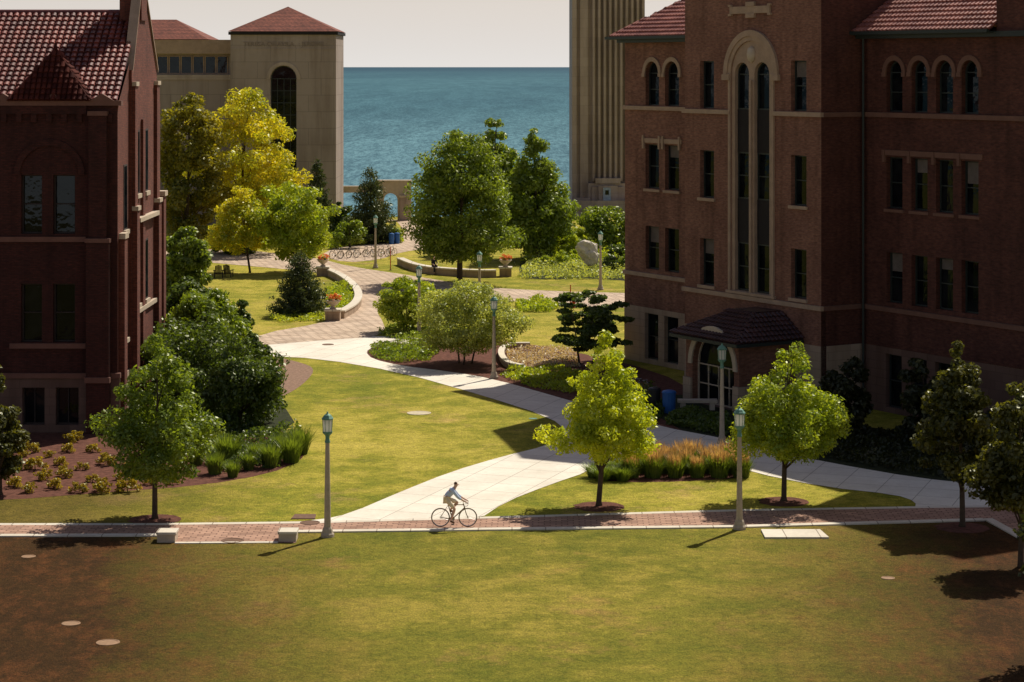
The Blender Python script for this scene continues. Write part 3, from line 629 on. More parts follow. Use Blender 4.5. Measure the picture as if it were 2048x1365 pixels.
for y0,y1,z0,z1 in ((4.2,5.1,10.5,13.5),(6.6,7.5,10.5,13.5),(4.2,5.1,5.3,8.2),(6.6,7.5,5.3,8.2),(1.5,2.4,9,12),(1.5,2.4,4,7)):
    x_=GP+.001 if y0>3 else .003
    w_=MB().box(x_,x_+.02,y0,y1,z0,z1).build('window','wood',lh)
    MB().add([(x_+.022,y0+.08,z0+.08),(x_+.022,y1-.08,z0+.08),(x_+.022,y1-.08,z1-.08),(x_+.022,y0+.08,z1-.08)],[(0,1,2,3)]).build('pane','glass',w_)
    MB().box(x_,x_+.12,y0-.1,y1+.1,z0-.2,z0-.003).build('sill','trim',w_)
m=MB(); sl=math.hypot(RY+.3,RZ-14.7)
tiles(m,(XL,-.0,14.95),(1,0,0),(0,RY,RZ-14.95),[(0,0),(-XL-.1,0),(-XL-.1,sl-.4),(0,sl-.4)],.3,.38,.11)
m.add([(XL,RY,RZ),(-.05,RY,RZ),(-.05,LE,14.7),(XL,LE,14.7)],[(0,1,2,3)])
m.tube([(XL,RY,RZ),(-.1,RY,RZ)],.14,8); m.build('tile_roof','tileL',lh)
pc=lx(100); hwid=1.85; m=MB(); z0=14.98; ap=Vector((pc,1.3,17.35))
tiles(m,(pc-hwid,-.35,z0),(1,0,0),(0,1.65,2.37),[(0,0),(2*hwid,0),(hwid,math.hypot(1.65,2.37))],.24,.3,.09)
tiles(m,(pc+hwid,-.35,z0),(0,1,0),(-hwid,0,2.37),[(0,0),(3.3,0),(1.65,math.hypot(hwid,2.37))],.24,.3)
m.add([(pc-hwid,-.35,z0),(pc-hwid,4,z0),tuple(ap)],[(0,1,2)])
m.tube([(pc+hwid,-.35,z0),tuple(ap)],.045,6); m.tube([(pc-hwid,-.35,z0),tuple(ap)],.045,6); m.tube([tuple(ap),(pc,1.3,17.6)],[.08,.03],6)
m.build('turret_roof','tileD',lh)
# ================================================================ library tower
TY=225.0; k=TY/F
lt=thing('library_tower','pale limestone tower with a red pyramid roof and tall arched window beside the lake','building',((566-CX)*k,TY,0))
def tx(px): return (px-566)*k
def tz(py): return H-(py-HY)*k
x0,x1=tx(461),tx(672); zt=tz(66)
wl=window(lt,tx(541),tx(593),tz(400),tz(132),0,.5,True,3,9,.1,None)
MB().wall([(x0,-.5),(x1,-.5),(x1,zt),(x0,zt)],[wl],0,.5).add([(x1,0.003,-.5),(x1,10,-.5),(x1,10,zt),(x1,0.003,zt)],[(0,1,2,3)]).add([(x0,0.003,-.5),(x0,10,-.5),(x0,10,zt),(x0,0.003,zt)],[(0,1,2,3)]).build('wall','tower',lt)
cx_=(tx(541)+tx(593))/2; r=(tx(593)-tx(541))/2; zsp=tz(132)-r
MB().arc(cx_,zsp,r+.05,r+.4,-.1,.03).build('arch_surround','towerR',lt)
m=MB(); ex=.25
m.add([(x0-ex,-ex,zt+.15),(x1+ex,-ex,zt+.15),(x1+ex,10+ex,zt+.15),(x0-ex,10+ex,zt+.15),((x0+x1)/2,4.8,tz(14)+.15)],[(0,1,4),(1,2,4),(2,3,4),(3,0,4),(0,3,2,1)]); m.build('pyramid_roof','shingle',lt)
MB().box(x0-.2,x1+.2,-.2,10.2,zt-.2,zt+.1).build('eave_cornice','darkpanel',lt)
MB().box(x0,x1,-.05,-.003,tz(98)-.06,tz(98)+.06).build('frieze_line','tower',lt)
def text(body,x,z,size,y,root,mat,name='inscription'):
    c=bpy.data.curves.new(name,'FONT'); c.body=body; c.size=size; c.extrude=.02
    o=bpy.data.objects.new('tmp',c); COL.objects.link(o); dg=bpy.context.evaluated_depsgraph_get(); me=bpy.data.meshes.new_from_object(o.evaluated_get(dg)); bpy.data.objects.remove(o)
    q=bpy.data.objects.new(name,me); COL.objects.link(q); q.parent=root; q.location=(x,y,z); q.rotation_euler=(PI/2,0,0); me.materials.clear(); me.materials.append(mat); return q
text('TERESA OF AVILA',tx(487),tz(93),.66,-.03,lt,MAT['inscr']); text(': JEROME :',tx(597),tz(93),.66,-.03,lt,MAT['inscr'])
lb=thing('library_block','low stone library block with a glazed upper storey behind the golden trees','building',(tx(380)+(566-CX)*k,TY+4,0))
def bx_(px): return (px-380)*(TY+4)/F
def bz_(py): return H-(py-HY)*(TY+4)/F
xa,xb=bx_(240),bx_(460)
MB().box(xa,xb,0,14,-.5,bz_(150)).build('wall','tower',lb)
MB().box(xa,xb,1.0,14,bz_(150),bz_(108)).build('upper_wall','tower',lb)
for i in range(6):
    q0=bx_(300+i*24); w_=MB().ring(rect(q0,q0+1.15,bz_(148),bz_(112)),rect(q0,q0+1.15,bz_(148),bz_(112),.08),.9,.99).build('window','trimR',lb)
    MB().add([(x,.97,z) for x,z in rect(q0,q0+1.15,bz_(148),bz_(112),.06)],[(0,1,2,3)]).build('pane','glass',w_)
MB().box(xa,xb+0,-.3,14.2,bz_(108)+.003,bz_(80)).build('parapet','trimR',lb)
MB().box(bx_(300),bx_(460),-.12,-.003,bz_(160),bz_(150)).build('ledge','towerR',lb)
m=MB(); zz=bz_(79); m.add([(xa,-.4,zz),(bx_(406),-.4,zz),(bx_(330),4,bz_(38)),(xa,4,bz_(38)),(bx_(406),9,zz),(xa,9,zz)],[(0,1,2,3),(1,4,2),(4,5,3,2)]); m.build('hip_roof','shingle',lb)
# ================================================================ lake arch
AY=236.0; k2=AY/F
ar=thing('stone_archway','pale stone archway with a long beam at the lake edge beside the conifers','archway',((787-CX)*k2,AY,0))
ax=lambda px:(px-787)*k2; az=lambda py:H-(py-HY)*k2
op=arch(ax(767),ax(795),.01,az(387)-(ax(795)-ax(767))/2,0,12); ow=[(ax(752),-.4),(ax(822),-.4),(ax(822),az(364)),(ax(752),az(364))]
m=MB().wall(ow,[op],0,1.0); m.wall(ow,[op],1.0,0.001); m.build('arch_wall','trim',ar)
MB().box(ax(751),ax(823),-.08,1.08,az(364)+.003,az(361)).build('coping','trim',ar)
MB().box(ax(671),ax(752),.1,.9,az(386),az(373)).build('beam','trim',ar); MB().box(ax(671),ax(677),.2,.8,-.4,az(386)-.003).build('post','trim',ar)
MB().box(ax(800),ax(812),-.5,-.083,-.2,az(395)).build('pier','towerR',ar); MB().box(ax(798),ax(814),-.55,-.084,az(395)+.003,az(391)).build('pier_cap','trim',ar)
# ================================================================ fluted tower
FY=250.0; k3=FY/F
ft=thing('fluted_tower','tall fluted limestone tower with a stepped base and small pale door at the lake','building',((1144-CX)*k3,FY,0))
fx=lambda px:(px-1144)*k3; fz=lambda py:H-(py-HY)*k3
W_=fx(1285); TZ=34; z0=fz(402)
MB().box(0,W_,0,12,z0-1,TZ).build('shaft','towerR',ft)
for a_,b_,d_,t_ in ((1144,1153,.5,TZ-3),(1160,1176,.35,TZ-2)): MB().box(fx(a_),fx(b_),-d_,-.003,z0,t_).build('pilaster','towerR',ft)
for p0 in range(1184,1285,11):
    m=MB(); m.box(fx(p0),fx(p0+6),-.55,-.003,fz(362),TZ-1); m.box(fx(p0+1.4),fx(p0+4.6),-.72,-.553,fz(362),TZ-2); m.build('fluted_pilaster','towerR',ft)
m=MB(); m.box(fx(1176),W_,-1.1,-.0031,z0,fz(366)); m.box(fx(1183),fx(1246),-1.5,-1.103,z0,fz(373)); m.box(fx(1190),fx(1240),-1.3,-.1,fz(366),fz(356)); m.box(fx(1196),fx(1234),-1.9,-1.503,z0,fz(360)-.6)
m.build('stepped_base','towerR',ft)
d=MB().box(fx(1205),fx(1220),-1.98,-1.905,z0+.05,fz(374)).build('door','whitedoor',ft); MB().box(fx(1209),fx(1216),-2.0,-1.983,fz(388),fz(379)).build('pane','glass',d)
MB().box(fx(1146),fx(1330),-3.8,14,-.5,z0-.003).build('terrace','trim',ft)
MB().box(fx(1148),fx(1330),-4.1,-3.9,z0-.8,z0+.25).build('parapet','towerR',ft)
MB().box(fx(1148),fx(1178),-2.5,-2.3,z0,z0+.45).build('low_wall','towerR',ft)
# ================================================================ lamps
def make_lamp():
    t=thing('street_lamp','x','street lamp')
    MB().lathe([(.24,-.03),(.24,.1),(.2,.16),(.17,.28),(.13,.36),(.118,.5),(.075,3.3),(.075,3.34)],10).build('pole','pole',t,False)
    MB().lathe([(.085,3.3),(.1,3.33),(.085,3.38),(.07,3.45),(.08,3.55),(.13,3.6),(.17,3.64),(.17,3.67)],10).build('collar','verd',t)
    MB().lathe([(.15,3.675),(.175,4.12)],8,ph=PI/8).build('lamp_glass','frost',t)
    m=MB()
    for q in range(8):
        a=2*PI*q/8+PI/8; m.tube([(.16*math.cos(a),.16*math.sin(a),3.67),(.185*math.cos(a),.185*math.sin(a),4.13)],.010,5)
    m.lathe([(.21,4.12),(.22,4.15),(.2,4.18),(.18,4.2),(.13,4.27),(.05,4.32),(.03,4.34),(.035,4.37),(.005,4.4)],8,ph=PI/8)
    m.lathe([(.17,3.655),(.185,3.67),(.185,3.7),(.15,3.7)],8,ph=PI/8); m.build('lamp_frame','verd',t)
    return t
lampdefs=[(655,828,'street lamp beside the stone block on the near edge of the brick walk'),(1479,818,'street lamp on the near edge of the brick walk in front of the tall grasses'),
 (988,592,'street lamp at the edge of the mulch bed right of the crabapple'),(1444,688,'street lamp in front of the hall entrance'),
 (838,530,'street lamp rising behind the bright green shrub left of the crabapple'),(959,502,'street lamp behind the crabapple near the curved seat wall'),
 (751,430,'street lamp beside the bicycle racks'),(1201,462,'street lamp in front of the pale boulder')]
l0=None
for x,t,lab in lampdefs:
    b=(t-HY*.2655)/(1-.2655)
    if x==655: b=1074
    if x==1479: b=1059
    p=G(x,b)
    if l0 is None: l0=make_lamp(); l0.location=p; l0['label']=lab; l0['group']='campus street lamps'
    else: dup(l0,p,random.uniform(0,.4),lab)
# ================================================================ blocks, covers, slab
def block(x0,x1,yb,hh,dp,label):
    a=G(x0,yb);b=G(x1,yb); w=b.x-a.x; t=thing('stone_block',label,'stone block',(a.x,a.y,0),0,'stone blocks beside the walk')
    MB().box(0,w,0,dp,-.05,hh-.08).build('block','trim',t); MB().box(-.03,w+.03,-.03,dp+.03,hh-.077,hh).build('cap','border',t)
block(314,350,1086,.36,.7,'low pale stone block at left end of the widened brick walk'); block(557,592,1085,.36,.7,'low pale stone block beside the left street lamp')
def disc(px,py,r,mat,label,z=.02):
    p=G(px,py); o=MB().lathe([(r,-.02),(r,z),(r*.86,z+.001),(r*.84,z-.008),(.01,z-.008)],24).build('manhole_cover',mat); o.location=p; tag(o,label,'cover')
disc(57,1114,.24,'rustp','small pale round cover in the lawn at far left'); disc(142,1248,.28,'rustp','round cover in the lower left lawn, upper of two'); disc(216,1286,.34,'rustp','largest rusted round cover in the lower left lawn')
disc(838,827,.58,'covpale','pale oval cover in the middle of the central lawn',.024); disc(1776,1157,.22,'rustp','small round cover in the lawn at right'); disc(620,1047,.36,'rust','round iron cover on the walk left of the lamp',z=.036); disc(465,1083,.4,'rust','round iron cover in the brick between the stone blocks',z=.036)
disc(1066,838,.2,'verd','small green drain cover in the lawn near the path'); disc(656,690,.35,'rust','round iron cover where plaza meets concrete path',z=.03)
def quad(name,mat,pts,z,label,cat):
    q=[G(*p) for p in pts]; tag(MB().add([(p.x,p.y,z) for p in q]+[(p.x,p.y,-.05) for p in q],[(0,3,2,1),(3,7,6,2),(2,6,5,1),(0,4,7,3),(0,1,5,4)]).build(name,mat),label,cat)
quad('concrete_slab','border',((1522,1062),(1640,1062),(1658,1078),(1530,1078)),.06,'flat pale concrete slab set in the lawn right of lamp','slab')
quad('access_hatch','rust',((590,1030),(632,1030),(630,1039),(582,1039)),.03,'brown rectangular hatch in the grass near left lamp','hatch')
# ================================================================ curved walls
def cwall(px,wd,hh,label,name='seat_wall'):
    pts=[G(x,y) for x,y in px]; q=[]
    for i in range(len(pts)-1):
        p0=pts[max(0,i-1)];p1=pts[i];p2=pts[i+1];p3=pts[min(len(pts)-1,i+2)]
        for s_ in range(5):
            t=s_/5; q.append(.5*((2*p1)+(p2-p0)*t+(2*p0-5*p1+4*p2-p3)*t*t+(3*p1-p0-3*p2+p3)*t**3))
    q.append(pts[-1]); o=q[0].copy(); root=thing(name,label,'wall',o)
    for nm,w,z0_,z1_,mt in (('wall',wd,-.1,hh-.1,'lime'),('cap',wd+.1,hh-.098,hh,'border')):
        vs=[]
        for i,p in enumerate(q):
            t=(q[min(i+1,len(q)-1)]-q[max(i-1,0)]).normalized(); n_=Vector((-t.y,t.x,0))*w/2; r_=p-o
            vs+=[(r_+n_+Vector((0,0,z0_))),(r_+n_+Vector((0,0,z1_))),(r_-n_+Vector((0,0,z1_))),(r_-n_+Vector((0,0,z0_)))]
        fs=[(0,1,2,3),(len(vs)-1,len(vs)-2,len(vs)-3,len(vs)-4)]
        for i in range(len(q)-1):
            for j in range(4): fs.append((4*i+j,4*i+4+j,4*i+4+(j+1)%4,4*i+(j+1)%4))
        MB().add(vs,fs).build(nm,mt,root)
cwall([(648,548),(680,562),(706,582),(717,603),(708,622),(682,638)],.45,.55,'curved pale seat wall on the left side of the plaza')
cwall([(800,530),(830,542),(870,549),(920,553),(960,555),(992,555)],.5,.6,'curved pale seat wall behind the large green tree')
cwall([(1060,697),(1025,698),(1006,706),(1003,720),(1016,735),(1044,742)],.25,.35,'low curved edging wall round the pale flower bed')
def urn(px,yb,lab,pw=.95,ph_=.75):
    p=G(px,yb); t=thing('pedestal','square stone pedestal under the flower urn '+lab,'pedestal',p)
    MB().box(-pw/2,pw/2,-pw/2,pw/2,-.05,ph_-.12).build('block','lime',t); MB().box(-pw/2-.06,pw/2+.06,-pw/2-.06,pw/2+.06,ph_-.118,ph_).build('cap','border',t)
    u=thing('flower_urn','stone urn of pink and orange flowers '+lab,'planter',p+Vector((0,0,ph_)))
    MB().lathe([(.2,0),(.22,.06),(.12,.12),(.14,.18),(.36,.36),(.46,.48),(.5,.5),(.5,.55),(.42,.55),(.4,.5)],16).build('bowl','trim',u,True)
    V,_=crown(.55,.55,.28,'oval',460,.06,18,.4); np_obj('flowers',V+np.array([0,0,.74]),460,LF['flower'],u)
    V,_=crown(.5,.5,.2,'oval',260,.06,12,.4); np_obj('foliage',V+np.array([0,0,.6]),260,LF['mid'],u)
urn(666,641,'at the near end of the left seat wall'); urn(646,552,'at the far end of the left seat wall'); urn(1011,553,'at the right end of the far seat wall')
me=bpy.data.meshes.new('boulder')
bm=bmesh.new(); bmesh.ops.create_icosphere(bm,subdivisions=5,radius=1)
for v in bm.verts:
    p=v.co.copy(); q=mn.noise(p*1.3)*.38+mn.noise(p*3.1)*.16+mn.noise(p*8)*.05; v.co=Vector((p.x*(.86+.2*p.z),p.y*.6,p.z*.92+p.x*-.15))*(1+q)
bm.to_mesh(me); bm.free(); me.materials.append(MAT['rock']); o=bpy.data.objects.new('boulder',me); COL.objects.link(o); p=G(1178,545); o.location=(p.x,p.y,1.55); tag(o,'large pale upright boulder in front of the far shrubs','boulder')
def bin_(px,yb,h_,r,mat,label):
    t=thing('litter_bin',label,'bin',G(px,yb))
    MB().lathe([(r*.88,0),(r,h_*.9),(r*1.06,h_*.9),(r*1.06,h_*.94)],14).build('body',mat,t); MB().lathe([(r*1.04,h_*.943),(r*.9,h_),(r*.4,h_*1.04),(.01,h_*1.05)],14).build('lid',mat,t)
bin_(783,489,1.0,.26,'blue','blue bin beside the path at left of the pair near the bicycle racks'); bin_(794,488,1.0,.26,'blue','blue bin at right of the pair near the bicycle racks')
bin_(1338,826,1.05,.33,'blue','blue bin by the hall entrance bench'); bin_(1309,822,1.1,.3,'iron','dark bin left of the blue bin by the entrance')
t=thing('stone_bench','low pale stone bench beside the hall entrance','bench',G(1395,820)); MB().box(-.95,.95,-.25,.25,.36,.5).build('seat','trim',t)
for s_ in (-1,1): MB().box(s_*.7-.12,s_*.7+.12,-.2,.2,-.05,.358).build('leg','trim',t)
for x,yb,hh,lab in ((781,541,1.9,'thin red pole near the bicycle racks'),(1141,614,1.5,'thin red pole beside the right plaza path')):
    t=thing('marker_pole',lab,'pole',G(x,yb)); MB().lathe([(.035,0),(.035,hh)],8).build('post','red',t); MB().lathe([(.12,-.02),(.12,.04)],8).build('base','iron',t)
t=thing('hydrant','small red hydrant behind the dark dogwood tree','hydrant',G(1148,616)); MB().lathe([(.14,0),(.14,.06),(.1,.08),(.1,.5),(.13,.52),(.12,.6),(.05,.7),(.01,.72)],10).build('body','red',t); MB().tube([(-.17,0,.4),(.17,0,.4)],.05,8).build('outlet','red',t)
def chair(px,yb,rz,lab):
    t=thing('garden_chair',lab,'chair',G(px,yb),rz,'dark chairs on the left lawn')
    m=MB()
    for i in range(5): m.add([(-.26+i*.105,.25,.3),(-.17+i*.105,.25,.3),(-.17+i*.105,.5,1.05-.03*abs(i-2)),(-.26+i*.105,.5,1.05-.03*abs(i-2)),(-.26+i*.105,.28,.3),(-.17+i*.105,.28,.3),(-.17+i*.105,.53,1.05-.03*abs(i-2)),(-.26+i*.105,.53,1.05-.03*abs(i-2))],[(0,1,2,3),(7,6,5,4),(0,3,7,4),(1,5,6,2),(3,2,6,7)])
    m.build('backrest','wood',t); MB().box(-.28,.28,-.28,.25,.3,.34).build('seat','wood',t)
    for s_ in (-1,1): MB().box(s_*.34-.06,s_*.34+.06,-.32,.42,.56,.59).build('armrest','wood',t)
    for s_ in (-1,1):
        for y in (-.27,.32): MB().box(s_*.32-.03,s_*.32+.03,y-.03,y+.03,-.02,.557).build('leg','wood',t)
chair(437,556,PI+.1,'left one of two dark slatted chairs on the far left lawn'); chair(456,555,PI-.15,'right one of two dark slatted chairs on the far left lawn')
# ================================================================ bicycle
def bicycle(label,cat='bicycle',name='bicycle'):
    t=thing(name,label,cat)
    for hx in (0,.98):
        w=MB().torus((hx,0,.34),.322,.017,36,6).build('wheel','tyret',t); MB().torus((hx,0,.34),.302,.011,36,5).build('rim','steel',w)
        m=MB()
        for q in range(20):
            a=2*PI*q/20; m.tube([(hx,.02*(-1)**q,.34),(hx+.3*math.cos(a),0,.34+.3*math.sin(a))],.0018,3,False)
        m.build('spokes','steel',w); MB().tube([(hx,-.06,.34),(hx,.06,.34)],.02,8).build('hub','steel',w)
    m=MB(); r=.018
    m.tube([(.42,0,.28),(.27,0,.82)],r); m.tube([(.275,0,.79),(.82,0,.79)],r*.95); m.tube([(.42,0,.28),(.86,0,.68)],r*1.15); m.tube([(.82,0,.83),(.87,0,.66)],r*1.2)
    for s_ in (-1,1): m.tube([(0,.055*s_,.34),(.42,.03*s_,.28)],.009); m.tube([(0,.055*s_,.34),(.272,.015*s_,.78)],.008)
    m.build('frame','bikef',t)
    m=MB()
    for s_ in (-1,1): m.tube([(.868,.035*s_,.66),(.91,.05*s_,.5),(.98,.055*s_,.34)],.011)
    m.build('fork','bikef',t)
    MB().tube([(.27,0,.8),(.245,0,.91)],.012).build('seat_post','steel',t)
    m=MB(); m.add([(.10,-.07,.93),(.10,.07,.93),(.2,.055,.94),(.37,.018,.935),(.37,-.018,.935),(.2,-.055,.94),(.11,-.06,.895),(.11,.06,.895),(.2,.045,.9),(.36,.012,.91),(.36,-.012,.91),(.2,-.045,.9)],[(0,5,4,3,2,1),(6,7,8,9,10,11),(0,1,7,6),(1,2,8,7),(2,3,9,8),(3,4,10,9),(4,5,11,10),(5,0,6,11)]); m.build('saddle','tyre',t)
    m=MB(); m.tube([(.82,0,.82),(.808,0,.90),(.885,0,.915)],.013); m.tube([(.885,-.2,.915),(.885,.2,.915)],.012)
    for s_ in (-1,1): m.tube([(.885,.2*s_,.915),(.96,.205*s_,.915),(.995,.207*s_,.88),(.99,.21*s_,.82),(.95,.21*s_,.785),(.88,.21*s_,.785)],.012)
    m.build('handlebar','steel',t)
    MB().tube([(.42,.045,.28),(.42,.05,.28)],.09,20).tube([(.42,-.06,.28),(.44,-.075,.115)],.01).tube([(.42,.06,.28),(.40,.075,.445)],.01).build('crank','steel',t)
    for z,y,x in ((.11,-.12,.44),(.45,.12,.40)): MB().box(x-.05,x+.05,y-.045,y+.045,z-.012,z+.008).build('pedal','tyre',t)
    MB().tube([(.42,.052,.37),(0,.052,.375)],.005,4).tube([(.42,.052,.19),(0,.052,.305)],.005,4).build('chain','steel',t)
    return t
bz=.024; bp=G(881,1055.5)
bk=bicycle('tan brown road bicycle ridden along the brick walk'); bk.location=(bp.x,bp.y,bz)
rb=None
for i,(x,yb) in enumerate([(664,519),(680,518),(697,517),(713,516),(730,515),(746,515),(762,514),(774,514)]):
    p=G(x,yb); lab='parked bicycle in the rack beside the path to the lake'
    if i==0: rb=dup(bk,p,.75,lab,'bicycles parked in the racks')
    else: dup(rb,p,.75+random.uniform(-.25,.25),lab)
for i,x in enumerate((668,702,738,770)):
    p=G(x,520); t=thing('bike_rack','steel hoop bicycle rack beside the path to the lake','bicycle rack',p,.0,'hoop racks holding bicycles')
    MB().tube([(-.35,0,0),(-.35,0,.6),(-.25,0,.8),(0,0,.88),(.25,0,.8),(.35,0,.6),(.35,0,0)],.03,8).build('hoop','steel',t,True)
for x,yb in ((1283,800),(1300,803)): dup(bk,G(x,yb),1.9+random.uniform(-.2,.2),'shaded bicycle parked left of the hall entrance','bicycles left of the entrance')
# ================================================================ people
def skin_obj(name,verts,edges,mat,parent,root_i=0,sub=2):
    me=bpy.data.meshes.new(name); me.from_pydata([v[0] for v in verts],edges,[]); me.update()
    o=bpy.data.objects.new(name,me); COL.objects.link(o); o.parent=parent; me.materials.append(MAT[mat])
    sk=o.modifiers.new('Skin','SKIN'); sk.use_smooth_shade=True
    sv=me.skin_vertices[0].data
    for i,v in enumerate(verts):
        r_=v[1]; sv[i].radius=(r_,r_) if not isinstance(r_,tuple) else r_; sv[i].use_root=(i==root_i)
    ss=o.modifiers.new('Sub','SUBSURF'); ss.levels=sub; ss.render_levels=sub
    return o
def person(label,loc,rz,J,arms,legs,head,cloth,grips):
    t=thing('person',label,'person',loc,rz)
    V=[];E=[]
    def av(p,r,par=None):
        V.append((tuple(p),r))
        if par is not None: E.append((par,len(V)-1))
        return len(V)-1
    pel=av(J['pelvis'],.115); wa=av(J['waist'],.11,pel); ch=av(J['chest'],.125,wa); nb=av(J['neckbase'],.075,ch); nk=av(J['neck'],.052,nb)
    hl_=av(head[0],.062,nk); hm=av(head[1],.085,hl_); ht_=av(head[2],.07,hm)
    for s_,(sh,el,wr,pa) in arms.items():
        a=av(sh,.055,nb); b=av(el,.042,a); c=av(wr,.028,b); d=av(pa,.032,c)
        pv=Vector(pa); dr=(Vector(pa)-Vector(wr)).normalized(); curl=Vector(grips[s_])
        for off,ln in ((-.03,.7),(-.01,.85),(.01,.9),(.03,.75)):
            side_=Vector((0,1,0))*off*.75 if abs(dr.y)<.8 else Vector((1,0,0))*off
            f1=av(pv+dr*.035+side_,.010,d); f2=av(pv+dr*.055*ln+side_+curl*.025,.009,f1); av(pv+dr*.045*ln+side_+curl*.05,.008,f2)
        th=av(pv+Vector((0,-s_*.03,0))+curl*.01,.011,d); av(pv+Vector((0,-s_*.035,0))+curl*.035+dr*.02,.009,th)
    for s_,(hp,kn,an,to) in legs.items():
        a=av(hp,.085,pel); b=av(kn,.058,a); cm=Vector(kn).lerp(Vector(an),.35); c0=av(cm,.055,b); c=av(an,.036,c0); av(to,.034,c)
    skin_obj('body',V,E,'skin',t)
    V.clear();E.clear()
    pel=av(Vector(J['pelvis'])+Vector((.0,0,.03)),.125); wa=av(J['waist'],.125,pel); ch=av(J['chest'],.145,wa); nb=av(J['neckbase'],.088,ch)
    for s_,(sh,el,wr,pa) in arms.items():
        a=av(sh,.07,nb); b=av(el,.056,a); c=av(Vector(el).lerp(Vector(wr),.55),.046,b)
    skin_obj('shirt',list(V),list(E),cloth[0],t)
    V.clear();E.clear()
    pel=av(J['pelvis'],.132)
    for s_,(hp,kn,an,to) in legs.items():
        a=av(hp,.102,pel); b=av(Vector(hp).lerp(Vector(kn),.9),.078,a)
        if cloth[2]: c=av(kn,.074,b); av(Vector(kn).lerp(Vector(an),.9),.055,c)
    skin_obj('trousers' if cloth[2] else 'shorts',list(V),list(E),cloth[1],t)
    for s_,(hp,kn,an,to) in legs.items():
        a_=Vector(an);b_=Vector(to); dn=Vector((0,0,-.03)); f_=(b_-a_); f_.z*=.7
        skin_obj('shoe',[(tuple(a_-f_*.25+dn),.04),(tuple(a_+dn*.6),.046),(tuple(a_+f_*.55+dn*.4),.044),(tuple(b_+f_*.15),.034)],[(0,1),(1,2),(2,3)],'shoe',t)
    h=Vector(head[1]); up_=(Vector(head[2])-Vector(head[0])).normalized()
    skin_obj('hair',[(tuple(h-Vector((.04,0,.02))),.07),(tuple(h+up_*.035-Vector((.018,0,0))),.088),(tuple(h+up_*.06+Vector((.035,0,0))),.06)],[(0,1),(1,2)],'hair',t)
    fw=Vector((1,0,0)); MB().tube([h+fw*.075,h+fw*.108-Vector((0,0,.025))],[.008,.014],6).build('nose','skin',t)
    for s_ in (-1,1):
        MB().lathe([(.001,-.008),(.008,0),(.001,.008)],6,tuple(h+fw*.082+Vector((0,s_*.03,.01)))).build('eye','iron',t)
        MB().lathe([(.004,-.028),(.018,-.01),(.02,.01),(.006,.026)],6,tuple(h+Vector((-.005,s_*.085,-.01)))).build('ear','skin',t)
    MB().box(h.x+.07,h.x+.083,-.02,.02,h.z-.052,h.z-.045).build('mouth','red',t)
    return t
person('cyclist in a light blue shirt and khaki shorts riding along the brick walk',(bp.x,bp.y,bz),0,
 dict(pelvis=(.20,0,1.02),waist=(.27,0,1.13),chest=(.39,0,1.27),neckbase=(.47,0,1.36),neck=(.515,0,1.415)),
 {1:((.44,.17,1.33),(.62,.22,1.10),(.86,.205,.955),(.925,.205,.93)),-1:((.44,-.17,1.33),(.64,-.22,1.09),(.86,-.205,.955),(.925,-.205,.93))},
 {-1:((.22,-.09,.99),(.51,-.11,.67),(.37,-.12,.25),(.49,-.12,.155)),1:((.22,.09,.99),(.62,.10,.86),(.34,.12,.585),(.46,.12,.495))},
 ((.54,0,1.455),(.56,0,1.52),(.555,0,1.575)),('shirt','shorts',False),{1:(.2,0,-1),-1:(.2,0,-1)})
sp=G(868,549)
person('person in dark clothes sitting on the far seat wall',(sp.x,sp.y-.05,.0),-1.2,
 dict(pelvis=(-.05,0,.72),waist=(-.03,0,.86),chest=(.02,0,1.04),neckbase=(.05,0,1.18),neck=(.07,0,1.24)),
 {1:((.04,.18,1.14),(.12,.22,.90),(.32,.14,.80),(.38,.12,.79)),-1:((.04,-.18,1.14),(.12,-.22,.90),(.32,-.14,.80),(.38,-.12,.79))},
 {1:((-.03,.09,.70),(.38,.12,.66),(.40,.12,.12),(.53,.13,.05)),-1:((-.03,-.09,.70),(.38,-.12,.66),(.46,-.12,.12),(.59,-.13,.05))},
 ((.09,0,1.29),(.10,0,1.35),(.10,0,1.41)),('darkcloth','darkcloth',True),{1:(.2,0,-1),-1:(.2,0,-1)})
# ================================================================ trees
tree('bright green young tree in front of the path, left of the tall grasses',(1198,1012),(1102,1320,658,928),LF['lime'],20000,.082,'egg',150,.22,lump=.2)
tree('mid green young tree in front of the hall, right of the tall grasses',(1567,1002),(1460,1696,662,924),LF['bright'],20000,.082,'egg',150,.23,lump=.18)
tree('dark olive young tree beside the corner of the brick walk',(1924,1054),(1828,2008,672,972),LF['edge_shaded'],14000,.10,'egg',100,.28)
tree('dark tree cut off by the right edge of the picture',(2043,1134),(1938,2144,730,1035),LF['edge_shaded'],14000,.10,'egg',100,.29)
tree('dark leafy tree whose base is just out of the lower right corner',(2160,1330),(2040,2330,930,1270),LF['vdark'],8000,.11,'oval',60,.3)
tree('young green tree in front of the left brick building',(310,1038),(190,438,648,970),LF['mid'],20000,.085,'egg',150,.23,lump=.2)
tree('dark olive small tree at the far left edge',(0,990),(-75,58,712,965),LF['edge_shaded'],8000,.10,'egg',60,.28)
tree('dense dark green tree right of the left building',(478,896),(385,576,668,890),LF['dark'],16000,.105,'oval',110,.27,Y=101,trunk=.12)
tree('broad dark green tree close to the left building wall',(375,850),(255,520,620,870),LF['dark'],18000,.11,'oval',110,.27,Y=106,trunk=.12)
tree('mid green tree rising behind the dense dark shrubs by the left building',(400,760),(330,500,575,740),LF['mid'],11000,.12,'oval',70,.3,Y=112)
tree('dark magnolia rising above the shrubs by the left building',(480,800),(425,532,585,760),LF['dark'],9000,.13,'egg',50,.34,Y=115)
tree('shaded dark tree against the side of the left building',(370,700),(318,436,550,720),LF['dark'],9000,.15,'oval',50,.34,Y=125)
